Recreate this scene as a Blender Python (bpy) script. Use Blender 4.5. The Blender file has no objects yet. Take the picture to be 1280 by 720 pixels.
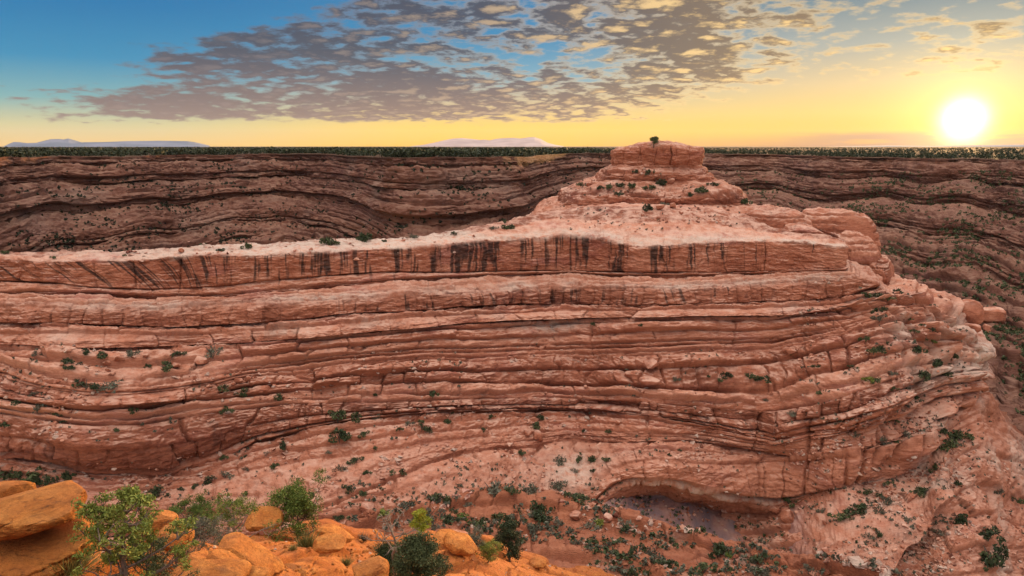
import bpy, math, random
import numpy as np
R = math.radians
random.seed(7)
scene = bpy.context.scene

# ------------------------------------------------------------------ camera, sky, sun, exposure
W0, H0, FPX, HOR = 1280.0, 720.0, 914.0, 183.0
PITCH = math.atan((H0 / 2 - HOR) / FPX)
cp, sp = math.cos(PITCH), math.sin(PITCH)
cam_d = bpy.data.cameras.new("camera")
cam = bpy.data.objects.new("camera", cam_d)
scene.collection.objects.link(cam)
cam.location = (0, 0, 0)
cam.rotation_euler = (R(90) - PITCH, 0, 0)
cam_d.sensor_width = 36
cam_d.lens = 36 * FPX / W0
cam_d.clip_start = 0.5
cam_d.clip_end = 200000
scene.camera = cam


def ray(px, py):
    """photo pixel -> horizontal unit vector (x, y) and tangent of the angle below the horizon"""
    px = np.asarray(px, float); py = np.asarray(py, float)
    xc = (px - W0 / 2) / FPX; yc = -(py - H0 / 2) / FPX
    x = xc + 0 * yc; y = cp + yc * sp + 0 * xc; z = -sp + yc * cp + 0 * xc
    h = np.sqrt(x * x + y * y)
    return x / h, y / h, -z / h


def pt(px, py, r):
    ex, ey, td = ray(px, py)
    return np.stack([ex * r, ey * r, -td * r], -1)


def proj(P):
    x, y, z = P[..., 0], P[..., 1], P[..., 2]
    d = y * cp - z * sp
    u = y * sp + z * cp
    d = np.where(d > 0.1, d, 0.1)
    return W0 / 2 + FPX * x / d, H0 / 2 - FPX * u / d, d


_sx, _sy, _st = ray(1205.0, 150.0)
SUN_EL = math.atan(-float(_st)) 
SUN_AZ = math.atan2(float(_sx), float(_sy))        # from +Y towards +X
sun_dir = (math.sin(SUN_AZ) * math.cos(SUN_EL), math.cos(SUN_AZ) * math.cos(SUN_EL), math.sin(SUN_EL))

vs = scene.view_settings
vs.view_transform = 'Standard'; vs.look = 'None'; vs.gamma = 1.0; vs.use_curve_mapping = False
vs.exposure = 1.0
SKYK = 0.5            # sky colours below are written as displayed, the exposure doubles them
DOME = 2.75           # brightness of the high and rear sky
scene.render.image_settings.color_mode = 'RGB'
scene.cycles.max_bounces = 5
scene.cycles.diffuse_bounces = 3
scene.cycles.sample_clamp_indirect = 5

sun_d = bpy.data.lights.new("sun", 'SUN')
sun_d.energy = 5.0; sun_d.angle = R(0.55); sun_d.color = (1.0, 0.60, 0.24)
sun = bpy.data.objects.new("sun", sun_d)
scene.collection.objects.link(sun)
sun.rotation_euler = (R(90) - SUN_EL, 0, math.pi - SUN_AZ)


class NT:
    """small helper for building node trees"""
    def __init__(s, tree):
        s.t = tree; s.n = tree.nodes; s.l = tree.links
    def new(s, kind, **kw):
        n = s.n.new(kind)
        for k, v in kw.items(): setattr(n, k, v)
        return n
    def put(s, sock, v):
        if isinstance(v, bpy.types.NodeSocket): s.l.new(v, sock)
        elif v is not None: sock.default_value = v
    def math(s, op, a, b=None, c=None, clamp=False):
        n = s.new('ShaderNodeMath', operation=op, use_clamp=clamp)
        s.put(n.inputs[0], a); s.put(n.inputs[1], b); s.put(n.inputs[2], c)
        return n.outputs[0]
    def vmath(s, op, a, b=None, out=0):
        n = s.new('ShaderNodeVectorMath', operation=op)
        s.put(n.inputs[0], a)
        if b is not None:
            s.put(n.inputs[3] if op == 'SCALE' else n.inputs[1], b)
        return n.outputs[out]
    def rng(s, v, a, b, c=0.0, d=1.0, smooth=True):
        n = s.new('ShaderNodeMapRange', interpolation_type='SMOOTHSTEP' if smooth else 'LINEAR')
        s.put(n.inputs[0], v); n.inputs[1].default_value = a; n.inputs[2].default_value = b
        s.put(n.inputs[3], c); s.put(n.inputs[4], d)
        return n.outputs[0]
    def mix(s, f, a, b, blend='MIX'):
        n = s.new('ShaderNodeMix', data_type='RGBA', blend_type=blend)
        s.put(n.inputs[0], f)
        for i, v in ((6, a), (7, b)):
            s.put(n.inputs[i], v if isinstance(v, bpy.types.NodeSocket) else (v[0], v[1], v[2], 1))
        return n.outputs[2]
    def ramp(s, f, stops):
        n = s.new('ShaderNodeValToRGB')
        e = n.color_ramp.elements
        while len(e) < len(stops): e.new(0.5)
        for el, (p, c) in zip(e, stops):
            el.position = p; el.color = (c[0], c[1], c[2], 1)
        s.put(n.inputs[0], f)
        return n.outputs[0]
    def noise(s, vec, scale, detail=4.0, rough=0.55, dist=0.0, out=0):
        n = s.new('ShaderNodeTexNoise')
        s.put(n.inputs['Vector'], vec); n.inputs['Scale'].default_value = scale
        n.inputs['Detail'].default_value = detail; n.inputs['Roughness'].default_value = rough
        n.inputs['Distortion'].default_value = dist
        return n.outputs[out]
    def attr(s, name):
        n = s.new('ShaderNodeAttribute', attribute_name=name)
        return n.outputs['Fac']


def build_world():
    world = bpy.data.worlds.new("World"); scene.world = world; world.use_nodes = True
    nt = NT(world.node_tree)
    bg = nt.n['Background']; outn = nt.n['World Output']
    tc = nt.new('ShaderNodeTexCoord'); d = tc.outputs['Generated']
    d = nt.vmath('NORMALIZE', d)
    sep = nt.new('ShaderNodeSeparateXYZ'); nt.put(sep.inputs[0], d)
    x, y, z = sep.outputs
    dh = nt.vmath('NORMALIZE', nt.vmath('MULTIPLY', d, (1, 1, 0)))
    ca = nt.vmath('DOT_PRODUCT', dh, (math.sin(SUN_AZ), math.cos(SUN_AZ), 0), out=1)      # cos of azimuth from the sun
    az = nt.math('ARCCOSINE', ca)
    zc = nt.math('MAXIMUM', z, 0.0)
    k = 1 / 0.25
    left = nt.ramp(nt.math('MULTIPLY', zc, k), [(0, (.92, .56, .15)), (.025 * k, (.66, .60, .30)), (.055 * k, (.20, .45, .47)), (.10 * k, (.025, .28, .50)), (.18 * k, (.0, .165, .43)), (1, (.006, .14, .38))])
    midc = nt.ramp(nt.math('MULTIPLY', zc, k), [(0, (1.15, .58, .0)), (.025 * k, (1.08, .68, .08)), (.05 * k, (.82, .62, .30)), (.085 * k, (.20, .44, .56)), (.14 * k, (.03, .26, .50)), (1, (.03, .18, .40))])
    right = nt.ramp(nt.math('MULTIPLY', zc, k), [(0, (.66, .28, .08)), (.018 * k, (1.05, .60, .05)), (.04 * k, (1.0, .70, .20)), (.075 * k, (.84, .64, .34)), (.12 * k, (.42, .46, .42)), (.18 * k, (.13, .24, .31)), (1, (.08, .18, .28))])
    base = nt.mix(nt.rng(az, 0.60, 1.05), midc, left)
    base = nt.mix(nt.rng(az, 0.12, 0.55), right, base)
    # high and rear sky: pale, made brighter than a real dusk to light the shaded wall
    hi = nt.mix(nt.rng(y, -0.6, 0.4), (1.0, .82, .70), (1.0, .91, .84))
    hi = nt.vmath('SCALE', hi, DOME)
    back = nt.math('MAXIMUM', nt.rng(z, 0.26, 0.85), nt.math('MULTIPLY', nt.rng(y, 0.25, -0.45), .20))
    # clouds on a flat layer
    zz = nt.math('ADD', zc, 0.17)
    u = nt.math('DIVIDE', x, zz); v = nt.math('DIVIDE', y, zz)
    comb = nt.new('ShaderNodeCombineXYZ'); nt.put(comb.inputs[0], u); nt.put(comb.inputs[1], v); comb.inputs[2].default_value = 3.7
    pc = comb.outputs[0]
    offs = nt.vmath('ADD', pc, (math.sin(SUN_AZ) * .10, math.cos(SUN_AZ) * .10, 0))
    def dens(p):
        a = nt.noise(p, 0.75, 3, .5, .3)
        b = nt.noise(p, 7.0, 8, .57, .12)
        return nt.math('ADD', nt.math('MULTIPLY', a, .44), nt.math('MULTIPLY', b, .72))
    d1 = dens(pc); d2 = dens(offs)
    azr = nt.math('ARCTAN2', x, y)                            # 0 straight ahead, positive to the right
    cov = nt.math('MULTIPLY', nt.rng(azr, -0.62, -0.40), nt.rng(azr, 0.44, 0.12))
    cov = nt.math('MULTIPLY', cov, nt.rng(z, 0.018, 0.040))
    # upper edge of the bank slants: higher to the right
    lim = nt.math('ADD', nt.math('MULTIPLY', azr, 0.30), 0.250)
    cov = nt.math('MULTIPLY', cov, nt.rng(nt.math('SUBTRACT', lim, z), -0.03, 0.03))
    cov2 = nt.math('MULTIPLY', nt.rng(azr, 0.10, 0.25), nt.rng(z, 0.05, 0.085))
    cov3 = nt.math('MULTIPLY', nt.rng(azr, -0.30, -0.5), nt.math('MULTIPLY', nt.rng(z, 0.02, 0.03), nt.rng(z, 0.075, 0.055)))
    thr = nt.math('SUBTRACT', 0.795, nt.math('ADD', nt.math('MULTIPLY', cov, 0.325), nt.math('ADD', nt.math('MULTIPLY', cov2, 0.16), nt.math('MULTIPLY', cov3, .17))))
    dd = nt.math('SUBTRACT', d1, thr)
    alpha = nt.rng(dd, -0.015, 0.135)
    lit = nt.rng(nt.math('SUBTRACT', d1, d2), 0.02, 0.17)
    edge = nt.rng(dd, 0.12, 0.03)
    near_sun = nt.rng(az, 0.95, 0.25)
    litf = nt.math('MULTIPLY', nt.math('MAXIMUM', nt.math('MULTIPLY', lit, .8), edge), nt.math('ADD', nt.math('MULTIPLY', near_sun, .80), .16), clamp=True)
    dark = nt.mix(nt.rng(z, 0.03, 0.13), (.24, .155, .15), (.062, .068, .100))
    dark = nt.mix(nt.math('MULTIPLY', nt.rng(az, 0.62, 0.15), .75), dark, (.34, .22, .11))
    gold = nt.mix(near_sun, (.60, .46, .40), (1.3, .86, .34))
    cloud = nt.mix(litf, dark, gold)
    col = nt.mix(nt.math('MULTIPLY', alpha, .93), base, cloud)
    # low bank under the sun
    lowm = nt.math('MULTIPLY', nt.rng(azr, 0.30, 0.46), nt.rng(z, 0.020, 0.012))
    lown = nt.noise(nt.vmath('MULTIPLY', d, (14, 14, 170)), 1.0, 4, .6)
    lowm = nt.math('MULTIPLY', lowm, nt.rng(lown, .30, .55))
    col = nt.mix(nt.math('MULTIPLY', lowm, .85), col, (.42, .22, .16))
    # glow round the sun
    cs = nt.vmath('DOT_PRODUCT', d, sun_dir, out=1)
    ang = nt.math('ARCCOSINE', nt.math('MINIMUM', cs, 1.0))
    g1 = nt.math('MULTIPLY', nt.math('EXPONENT', nt.math('MULTIPLY', ang, -24.0)), 1.7)
    g2 = nt.math('MULTIPLY', nt.math('POWER', nt.rng(ang, 0.050, 0.0, smooth=False), 3.5), 9.0)
    col = nt.mix(1.0, col, nt.vmath('SCALE', (1.0, .72, .22), nt.math('MULTIPLY', g1, .8)), 'ADD')
    col = nt.mix(1.0, col, nt.vmath('SCALE', (1.0, .88, .55), g2), 'ADD')
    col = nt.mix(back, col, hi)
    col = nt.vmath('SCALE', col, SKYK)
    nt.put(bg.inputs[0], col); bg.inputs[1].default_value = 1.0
    sky = nt.new('ShaderNodeTexSky', sky_type='NISHITA')
    sky.sun_disc = False; sky.sun_elevation = SUN_EL; sky.sun_rotation = SUN_AZ
    bg2 = nt.new('ShaderNodeBackground'); nt.put(bg2.inputs[0], sky.outputs[0]); bg2.inputs[1].default_value = 0.05
    add = nt.new('ShaderNodeMixShader'); add.inputs[0].default_value = .04
    nt.put(add.inputs[1], bg.outputs[0]); nt.put(add.inputs[2], bg2.outputs[0])
    nt.l.new(add.outputs[0], outn.inputs[0])
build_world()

# ------------------------------------------------------------------ numeric helpers
_rs = np.random.RandomState(11)
_perm = np.concatenate([_rs.permutation(256)] * 3).astype(np.int32)
_grad = _rs.normal(size=(256, 3)).astype(np.float32); _grad /= np.linalg.norm(_grad, axis=1)[:, None]


def perlin(P):
    sh = P.shape[:-1]
    P = P.reshape(-1, 3).astype(np.float32)
    out = np.empty(len(P), np.float32)
    for s in range(0, len(P), 200000):
        p = P[s:s + 200000]
        i = np.floor(p).astype(np.int32); f = p - i; i &= 255
        w = f * f * f * (f * (f * 6 - 15) + 10)
        acc = 0
        for dx in (0, 1):
            a = _perm[i[:, 0] + dx]; wx = w[:, 0] if dx else 1 - w[:, 0]
            for dy in (0, 1):
                b = _perm[a + i[:, 1] + dy]; wy = w[:, 1] if dy else 1 - w[:, 1]
                for dz in (0, 1):
                    g = _grad[_perm[b + i[:, 2] + dz] & 255]
                    wz = w[:, 2] if dz else 1 - w[:, 2]
                    acc = acc + wx * wy * wz * (g[:, 0] * (f[:, 0] - dx) + g[:, 1] * (f[:, 1] - dy) + g[:, 2] * (f[:, 2] - dz))
        out[s:s + 200000] = acc
    return out.reshape(sh)


def fbm(P, octs=4, gain=0.5, lac=2.03, ridged=False):
    a, t, s = 1.0, 0.0, 1.0
    for o in range(octs):
        n = perlin(P * s + 17.3 * o)
        t = t + a * ((0.35 - np.abs(n)) if ridged else n)
        a *= gain; s *= lac
    return t


def hash01(i, k=0):
    return np.modf(np.abs(np.sin(np.asarray(i, float) * 127.1 + k * 311.7 + 3.3) * 43758.5453))[0]


def sstep(a, b, x):
    t = np.clip((x - a) / (b - a), 0, 1)
    return t * t * (3 - 2 * t)


def blur1(a, sig, axis=0):
    n = int(sig * 3) + 1
    k = np.exp(-0.5 * (np.arange(-n, n + 1) / sig) ** 2); k /= k.sum()
    a = np.moveaxis(a, axis, 0)
    lo = 2 * a[:1] - a[1:n + 1][::-1]; hi = 2 * a[-1:] - a[-n - 1:-1][::-1]
    b = np.concatenate([lo, a, hi], 0)
    out = 0
    for j in range(2 * n + 1):
        out = out + k[j] * b[j:j + len(a)]
    return np.moveaxis(out, 0, axis)


PXD = np.arange(-200, 1421, 1.0)           # working columns in photo pixels


def line(knots, sig=7):
    xs = [p[0] for p in knots]; ys = [p[1] for p in knots]
    return blur1(np.interp(PXD, xs, ys), sig)


def step_down(r1, z1, py, alpha):
    ex, ey, td = ray(PXD, py)
    a = np.radians(alpha)
    s = (z1 + td * r1) / (np.sin(a) + td * np.cos(a))
    s = np.maximum(s, 0.02)
    return r1 - s * np.cos(a), z1 - s * np.sin(a)


def link(o, parent=None):
    scene.collection.objects.link(o)
    if parent is not None: o.parent = parent
    return o


def tag(o, label=None, cat=None, group=None, kind=None):
    if label: o['label'] = label
    if cat: o['category'] = cat
    if group: o['group'] = group
    if kind: o['kind'] = kind
    return o


def raw_mesh(name, V, F, mat, attrs=None, smooth=True, mat_idx=None):
    """V (n,3), F (m,3|4) int arrays -> mesh datablock"""
    me = bpy.data.meshes.new(name)
    V = np.ascontiguousarray(V, np.float32); F = np.ascontiguousarray(F, np.int32)
    m, k = F.shape
    me.vertices.add(len(V)); me.vertices.foreach_set('co', V.ravel())
    me.loops.add(m * k); me.loops.foreach_set('vertex_index', F.ravel())
    me.polygons.add(m); me.polygons.foreach_set('loop_start', np.arange(0, m * k, k, dtype=np.int32))
    me.polygons.foreach_set('use_smooth', np.full(m, smooth, bool))
    for mt in (mat if isinstance(mat, (list, tuple)) else [mat]): me.materials.append(mt)
    if mat_idx is not None: me.polygons.foreach_set('material_index', np.ascontiguousarray(mat_idx, np.int32))
    for n, a in (attrs or {}).items():
        at = me.attributes.new(n, 'FLOAT', 'POINT'); at.data.foreach_set('value', np.ascontiguousarray(a, np.float32).ravel())
    me.update(calc_edges=True); me.validate()
    return me


def grid_faces(nr, nc, wrap=False):
    i = np.arange(nr * nc).reshape(nr, nc)
    if wrap: i = np.concatenate([i, i[:, :1]], 1)
    return np.stack([i[:-1, :-1], i[1:, :-1], i[1:, 1:], i[:-1, 1:]], -1).reshape(-1, 4)


SURF = []          # (name, vertices) of the terrain sheets, for setting things on them


def normals(G, wrap=False):
    if wrap:
        du = np.roll(G, -1, 1) - np.roll(G, 1, 1)
    else:
        du = np.gradient(G, axis=1)
    dv = np.gradient(G, axis=0)
    N = np.cross(dv, du)
    N /= np.linalg.norm(N, axis=-1, keepdims=True) + 1e-9
    return N


def strata(G, N, rowpos, bk, strength, amp, seed, joint=None, rough=(1.2, .5, .22), big=(0, 40), notch=1.0, lat=35.0, warp=7.0, bulge=None, stmul=1.0, blockw=1.0):
    """weathered sandstone relief on a sheet. bk: sorted bed boundaries in row units, strength: how deep each boundary weathers;
    rowpos: row number per vertex; amp: relief in metres per vertex"""
    Pn = G + np.array([seed * 31.1, seed * 17.7, seed * 11.9])
    bk = np.asarray(bk, float); strength = np.asarray(strength, float)
    b = rowpos + warp * perlin(Pn / np.array([30., 30., 30.])) + warp * .35 * perlin(Pn / 8.0)
    i = np.clip(np.searchsorted(bk, b) - 1, 0, len(bk) - 2)
    nb = bk[i + 1] - bk[i]
    up = np.maximum(b - bk[i], 0); dn = np.maximum(bk[i + 1] - b, 0)
    f = np.clip(up / nb, 0, 1)
    q = np.stack([Pn[..., 0] / lat, Pn[..., 1] / lat, i * 5.37 + .5], -1)
    lateral = perlin(q)
    q2 = np.stack([Pn[..., 0] / 14., Pn[..., 1] / 14., i * 3.17 + .5], -1)
    l2 = perlin(q2)
    thick = np.clip(nb / 14.0, .35, 1.6)
    prot = np.clip(.25 + .75 * hash01(i, seed) + 1.0 * lateral + .35 * l2, 0, 1.4)
    ru = np.minimum(.40 * nb, 9.0); rd = np.minimum(.22 * nb, 4.5)
    rise = np.clip(up / ru, 0, 1) ** .55; fall = 1 - (1 - np.clip(dn / rd, 0, 1)) ** 2
    prof = np.minimum(.15 + .85 * rise, 1) * (.25 + .75 * fall) * (.72 + .28 * f)
    su = strength[i] * np.clip(.48 + 2.3 * l2 + 1.0 * lateral, 0, 1.2)
    sdn = strength[i + 1] * np.clip(.48 + 2.3 * perlin(q2 + np.array([0, 0, 3.17])) + 1.0 * perlin(q + np.array([0, 0, 5.37])), 0, 1.15)
    su = su * stmul; sdn = sdn * stmul
    d = amp * thick * prot * prof * (.4 + .6 * stmul)
    d = d - notch * amp * (su * np.exp(-(up / 1.5) ** 2) * .7 + sdn * np.exp(-(dn / 2.2) ** 2))
    if joint is not None:
        jn = perlin(Pn / np.array([17., 17., 70.]) + 40.) + .12 * perlin(Pn / 5.0)
        gate = (hash01(i, seed + 2) > .45) * np.clip(3 * perlin(Pn / np.array([40., 40., 60.]) + 77.) + .3, 0, 1)
        d = d - joint * amp * gate * np.exp(-(jn / .022) ** 2) * 1.1
        jn2 = perlin(Pn / np.array([7., 7., 30.]) + 140.)
        d = d - joint * amp * (hash01(i, seed + 4) > .6) * np.exp(-(jn2 / .03) ** 2) * .45
    # broken blocks along each bed
    along = np.arctan2(Pn[..., 0] - seed * 31.1, Pn[..., 1] - seed * 17.7) * np.linalg.norm(G[..., :2], axis=-1)
    wdt = (5.0 + 13.0 * hash01(i, seed + 12)) * blockw
    sc_ = along / wdt + .35 * perlin(Pn / (6.0 * blockw)) + hash01(i, seed + 14) * 9
    ci = np.floor(sc_); cf = sc_ - ci
    bgate = np.clip(.55 + 1.6 * perlin(Pn / np.array([38., 38., 30.]) + 123.), 0, 1) * stmul
    blk = hash01(ci * 3.7 + i * 13.1, seed) - .5
    d = d + amp * thick * bgate * (1.35 * blk * prof - .55 * np.exp(-(np.minimum(cf, 1 - cf) * wdt / (.33 * blockw)) ** 2) * (hash01(ci + i * 7.3, seed + 3) > .4))
    a1, a2, a3 = rough
    d = d + a1 * fbm(Pn / np.array([11.0, 11.0, 6.0]), 2)
    t = fbm(Pn / np.array([5.0, 5.0, 1.5]), 2) * 3.0
    d = d + a2 * ((np.floor(t) + sstep(.35, .65, t - np.floor(t))) / 3.0)            # broken, angular steps
    d = d + a2 * .5 * fbm(Pn / np.array([3.6, 3.6, 1.2]), 2, ridged=True) + a3 * fbm(Pn / np.array([1.2, 1.2, .6]), 2)
    lam = perlin(np.stack([Pn[..., 0] / 9., Pn[..., 1] / 9., b / 2.3], -1)) + .6 * perlin(np.stack([Pn[..., 0] / 3., Pn[..., 1] / 3., b / 1.4], -1))
    d = d + a3 * 1.5 * lam * np.clip(.5 + 2 * perlin(Pn / 15. + 60.), .15, 1.2)
    if big[0]: d = d + big[0] * perlin(Pn / np.array([big[1], big[1], big[1] * .5]))
    if bulge is not None: d = d + bulge
    tone = hash01(i, seed + 1) * .65 + .35 * (lateral + l2 * .5 + .5)
    return G + N * d[..., None], tone, i, f


def beds(nrows, line_rows, per, seed, line_strength=None, sub=(.12, .6)):
    """bed boundaries: the traced lines plus thinner beds of uneven thickness between them"""
    rnd = random.Random(seed)
    bk = [-40.0]; st = [.3]
    for k in range(len(line_rows) - 1):
        a, c = line_rows[k], line_rows[k + 1]
        bk.append(a); st.append(line_strength[k] if line_strength is not None else .9)
        n = per[k] if hasattr(per, '__len__') else per
        w = [rnd.uniform(.35, 1.0) ** 1.5 + .12 for _ in range(n)]
        tot = sum(w); acc = 0
        for j in range(n - 1):
            acc += w[j] / tot
            bk.append(a + (c - a) * acc); st.append(rnd.uniform(*sub))
    bk.append(line_rows[-1]); st.append(.5); bk.append(line_rows[-1] + 60); st.append(.3)
    return np.array(bk), np.array(st)


def finish_sheet(name, G, mat, attrs, wrap=False):
    nr, nc = G.shape[:2]
    me = raw_mesh(name, G.reshape(-1, 3), grid_faces(nr, nc, wrap), mat, {k: v for k, v in attrs.items()})
    o = link(bpy.data.objects.new(name, me))
    tag(o, kind='structure')
    SURF.append((name, G.reshape(-1, 3), np.abs(normals(G)[..., 2]).ravel()))
    return o


# ------------------------------------------------------------------ materials
def new_mat(name):
    m = bpy.data.materials.new(name); m.use_nodes = True
    nt = NT(m.node_tree)
    return m, nt, nt.n['Principled BSDF']


def rock_material(name, dark, mid, light, dust, dust_amt=.6, scale=1.0, bump=.85, grainy=.30, soil=(.36, .17, .11)):
    m, nt, bs = new_mat(name)
    geo = nt.new('ShaderNodeNewGeometry'); P = geo.outputs['Position']
    sep = nt.new('ShaderNodeSeparateXYZ'); nt.put(sep.inputs[0], geo.outputs['Normal'])
    tone = nt.attr('tone')
    Ps = nt.vmath('MULTIPLY', P, (1, 1, 5.0))                     # lamination: thin horizontal grain
    n1 = nt.noise(P, .06 * scale, 4, .6)
    n2 = nt.noise(Ps, .35 * scale, 5, .65, .4)
    n3 = nt.noise(P, 1.6 * scale, 5, .7)
    t = nt.math('ADD', nt.math('MULTIPLY', tone, .50), nt.math('ADD', nt.math('MULTIPLY', n1, .25), nt.math('MULTIPLY', n2, .55)))
    t = nt.math('SUBTRACT', t, .15)
    col = nt.ramp(t, [(.22, dark), (.50, mid), (.78, light)])
    pur = nt.math('MULTIPLY', nt.rng(nt.noise(nt.vmath('MULTIPLY', P, (.35, .35, 1.6)), .12 * scale, 3, .5), .54, .68), .50)
    col = nt.mix(pur, col, nt.vmath('MULTIPLY', col, (.80, .76, 1.05)))
    fl = nt.rng(n3, .3, .7)
    col = nt.mix(grainy, col, nt.mix(fl, nt.vmath('SCALE', col, .55), nt.vmath('SCALE', col, 1.35)))
    lamn = nt.noise(nt.vmath('MULTIPLY', P, (.5, .5, 9.0)), .8 * scale, 4, .7)
    col = nt.mix(nt.math('MULTIPLY', nt.rng(lamn, .53, .70), .60), col, nt.vmath('SCALE', col, .40))
    pit = nt.noise(P, 2.6 * scale, 3, .6)
    col = nt.mix(nt.math('MULTIPLY', nt.rng(pit, .63, .72), .55), col, nt.vmath('SCALE', col, .3))
    col = nt.mix(nt.math('MULTIPLY', nt.rng(pit, .36, .28), .35), col, light)
    # pale dust and sand on what faces up
    up = nt.rng(sep.outputs[2], .45, .95)
    upn = nt.math('MULTIPLY', up, nt.rng(nt.noise(P, .22 * scale, 5, .65), .36, .62))
    col = nt.mix(nt.math('MULTIPLY', upn, dust_amt), col, dust)
    soil_f = nt.math('MULTIPLY', nt.attr('soil'), nt.rng(nt.noise(P, .5 * scale, 4, .6), .25, .6))
    col = nt.mix(soil_f, col, soil)
    pale = nt.math('MULTIPLY', nt.attr('pale'), nt.rng(nt.noise(P, .35 * scale, 6, .7), .33, .58))
    col = nt.mix(nt.math('MULTIPLY', pale, .9), col, (.54, .44, .37))
    col = nt.mix(nt.attr('grey'), col, (.20, .150, .165))
    st = nt.attr('streak')
    col = nt.mix(st, col, (.035, .024, .022))
    # desert varnish stains in ragged patches
    var = nt.math('MULTIPLY', nt.rng(nt.noise(nt.vmath('MULTIPLY', P, (1, 1, .35)), .16 * scale, 6, .68), .56, .70), nt.attr('varnish'))
    col = nt.mix(nt.math('MULTIPLY', var, .6), col, (.085, .040, .034))
    nt.put(bs.inputs['Base Color'], col)
    bs.inputs['Roughness'].default_value = .92
    bs.inputs['Specular IOR Level'].default_value = .15
    hgt = nt.math('ADD', nt.math('MULTIPLY', nt.noise(nt.vmath('MULTIPLY', P, (1, 1, 2.8)), .9 * scale, 8, .70), 1.0), nt.math('ADD', nt.math('MULTIPLY', nt.noise(P, 5.0 * scale, 4, .6), .30), nt.math('MULTIPLY', lamn, .35)))
    bp = nt.new('ShaderNodeBump'); bp.inputs['Strength'].default_value = bump; bp.inputs['Distance'].default_value = .9 / scale
    nt.put(bp.inputs['Height'], hgt); nt.put(bs.inputs['Normal'], bp.outputs[0])
    return m


MAT_WALL = rock_material('canyon_sandstone', (.115, .034, .022), (.365, .130, .074), (.58, .285, .19), (.60, .39, .305), .80, soil=(.44, .195, .125))
MAT_FAR = rock_material('shaded_far_sandstone', (.060, .024, .016), (.155, .061, .038), (.285, .142, .092), (.31, .185, .13), .75, scale=.45, bump=.9, soil=(.15, .068, .05))  # wall stone darkened: dimness of the far walls put into its colours
MAT_NEAR = rock_material('orange_rim_sandstone', (.25, .072, .016), (.45, .160, .034), (.58, .255, .065), (.50, .20, .065), .4, scale=5.0, bump=1.0, grainy=.65, soil=(.38, .110, .040))
MAT_MID = rock_material('red_slope_sandstone', (.16, .05, .028), (.30, .105, .052), (.40, .17, .095), (.37, .165, .10), .6, scale=1.5, soil=(.28, .10, .055))
MAT_PLAIN = rock_material('plateau_soil', (.06, .03, .018), (.10, .05, .03), (.15, .075, .045), (.12, .07, .045), .4, scale=.2, soil=(.09, .055, .03))

# ------------------------------------------------------------------ the large terrain sheets
def sheet(lines, ends, segrows, ucols, upx, ustart, uend, ext=None, smooth_v=1.6, u_lin=900.0):
    """lines: list of (py[PXD], r[PXD], z[PXD]); ends: last column (photo px) of each line; returns grid G, row parameter v
    columns run to each line's own end, then bend away behind (ext)"""
    ctrl = []
    for (py, r, z), e in zip(lines, ends):
        u = ucols
        px = np.where(u <= u_lin, u, u_lin + (u - u_lin) * (e - u_lin) / (uend - u_lin)) if e is not None else u
        pyi = np.interp(px, PXD, py); ri = np.interp(px, PXD, r); zi = np.interp(px, PXD, z)
        ex, ey, td = ray(px, pyi)
        P = np.stack([ex * ri, ey * ri, zi], -1)
        if ext is not None:
            n, far, inn = ext
            t = np.linspace(0, 1, n + 1)[1:, None]
            e0 = np.array([ex[-1], ey[-1], 0]); n0 = np.array([ey[-1], -ex[-1], 0])
            P = np.concatenate([P, P[-1] + e0 * far * t - n0 * inn * t ** 2], 0)
        ctrl.append(P)
    C = np.stack(ctrl)                                   # (L, cols, 3)
    rows, vpar = [], []
    for k in range(len(lines) - 1):
        n = segrows[k]
        t = np.arange(n) / n
        rows.append(C[k][None] * (1 - t)[:, None, None] + C[k + 1][None] * t[:, None, None]); vpar.append(k + t)
    rows.append(C[-1][None]); vpar.append(np.array([len(lines) - 1.0]))
    G = np.concatenate(rows, 0); v = np.concatenate(vpar)
    if smooth_v: G = blur1(G, smooth_v, 0)
    return G, v


def vals(v, knots):
    return np.interp(v, np.arange(len(knots)), knots)


# ---- the great amphitheatre wall
Y = {}
Y['L1'] = line([(-200, 326), (0, 325), (80, 327), (160, 325), (240, 319), (320, 318.5), (400, 316), (440, 312.5), (500, 310), (545, 309), (580, 303), (640, 299.5), (700, 295), (755, 297.5), (772, 304), (815, 307), (860, 304), (890, 302), (960, 299.5), (1010, 303), (1058, 309), (1140, 300), (1240, 286), (1420, 270)], 4)
Y['L2'] = line([(-200, 352), (0, 351), (75, 354), (120, 360), (185, 362), (250, 360), (287, 357), (330, 351), (382, 347), (445, 342), (480, 340), (560, 341), (640, 339), (740, 340), (880, 341), (960, 339.5), (1053, 336), (1140, 322), (1240, 306), (1420, 286)], 4)
Y['L3'] = line([(-200, 372), (0, 371), (125, 369), (175, 372), (240, 374), (320, 370), (420, 360), (530, 350), (600, 346), (640, 344), (880, 345), (960, 343), (1053, 340), (1140, 326), (1240, 310), (1420, 290)], 4)
Y['L4'] = line([(-200, 386), (0, 385), (125, 387), (205, 387), (320, 379), (402, 376), (475, 372), (532, 366), (600, 367), (640, 363), (720, 361), (800, 360), (880, 359.5), (960, 355), (1005, 352), (1076, 346), (1140, 336), (1240, 318), (1420, 298)])
Y['L5'] = line([(-200, 404), (0, 404), (75, 405), (175, 409), (210, 410), (320, 405), (382, 400), (427, 393), (480, 391), (545, 389), (570, 384), (640, 381), (720, 382), (800, 382.5), (880, 381), (960, 378.5), (1050, 374), (1085, 362), (1140, 350), (1240, 332), (1420, 310)])
Y['L6a'] = line([(-200, 418), (0, 418), (160, 420), (240, 419), (320, 415), (400, 409), (480, 401), (560, 395), (640, 391), (740, 390), (960, 387), (1045, 381), (1080, 370), (1140, 360), (1240, 342), (1420, 320)])
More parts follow.
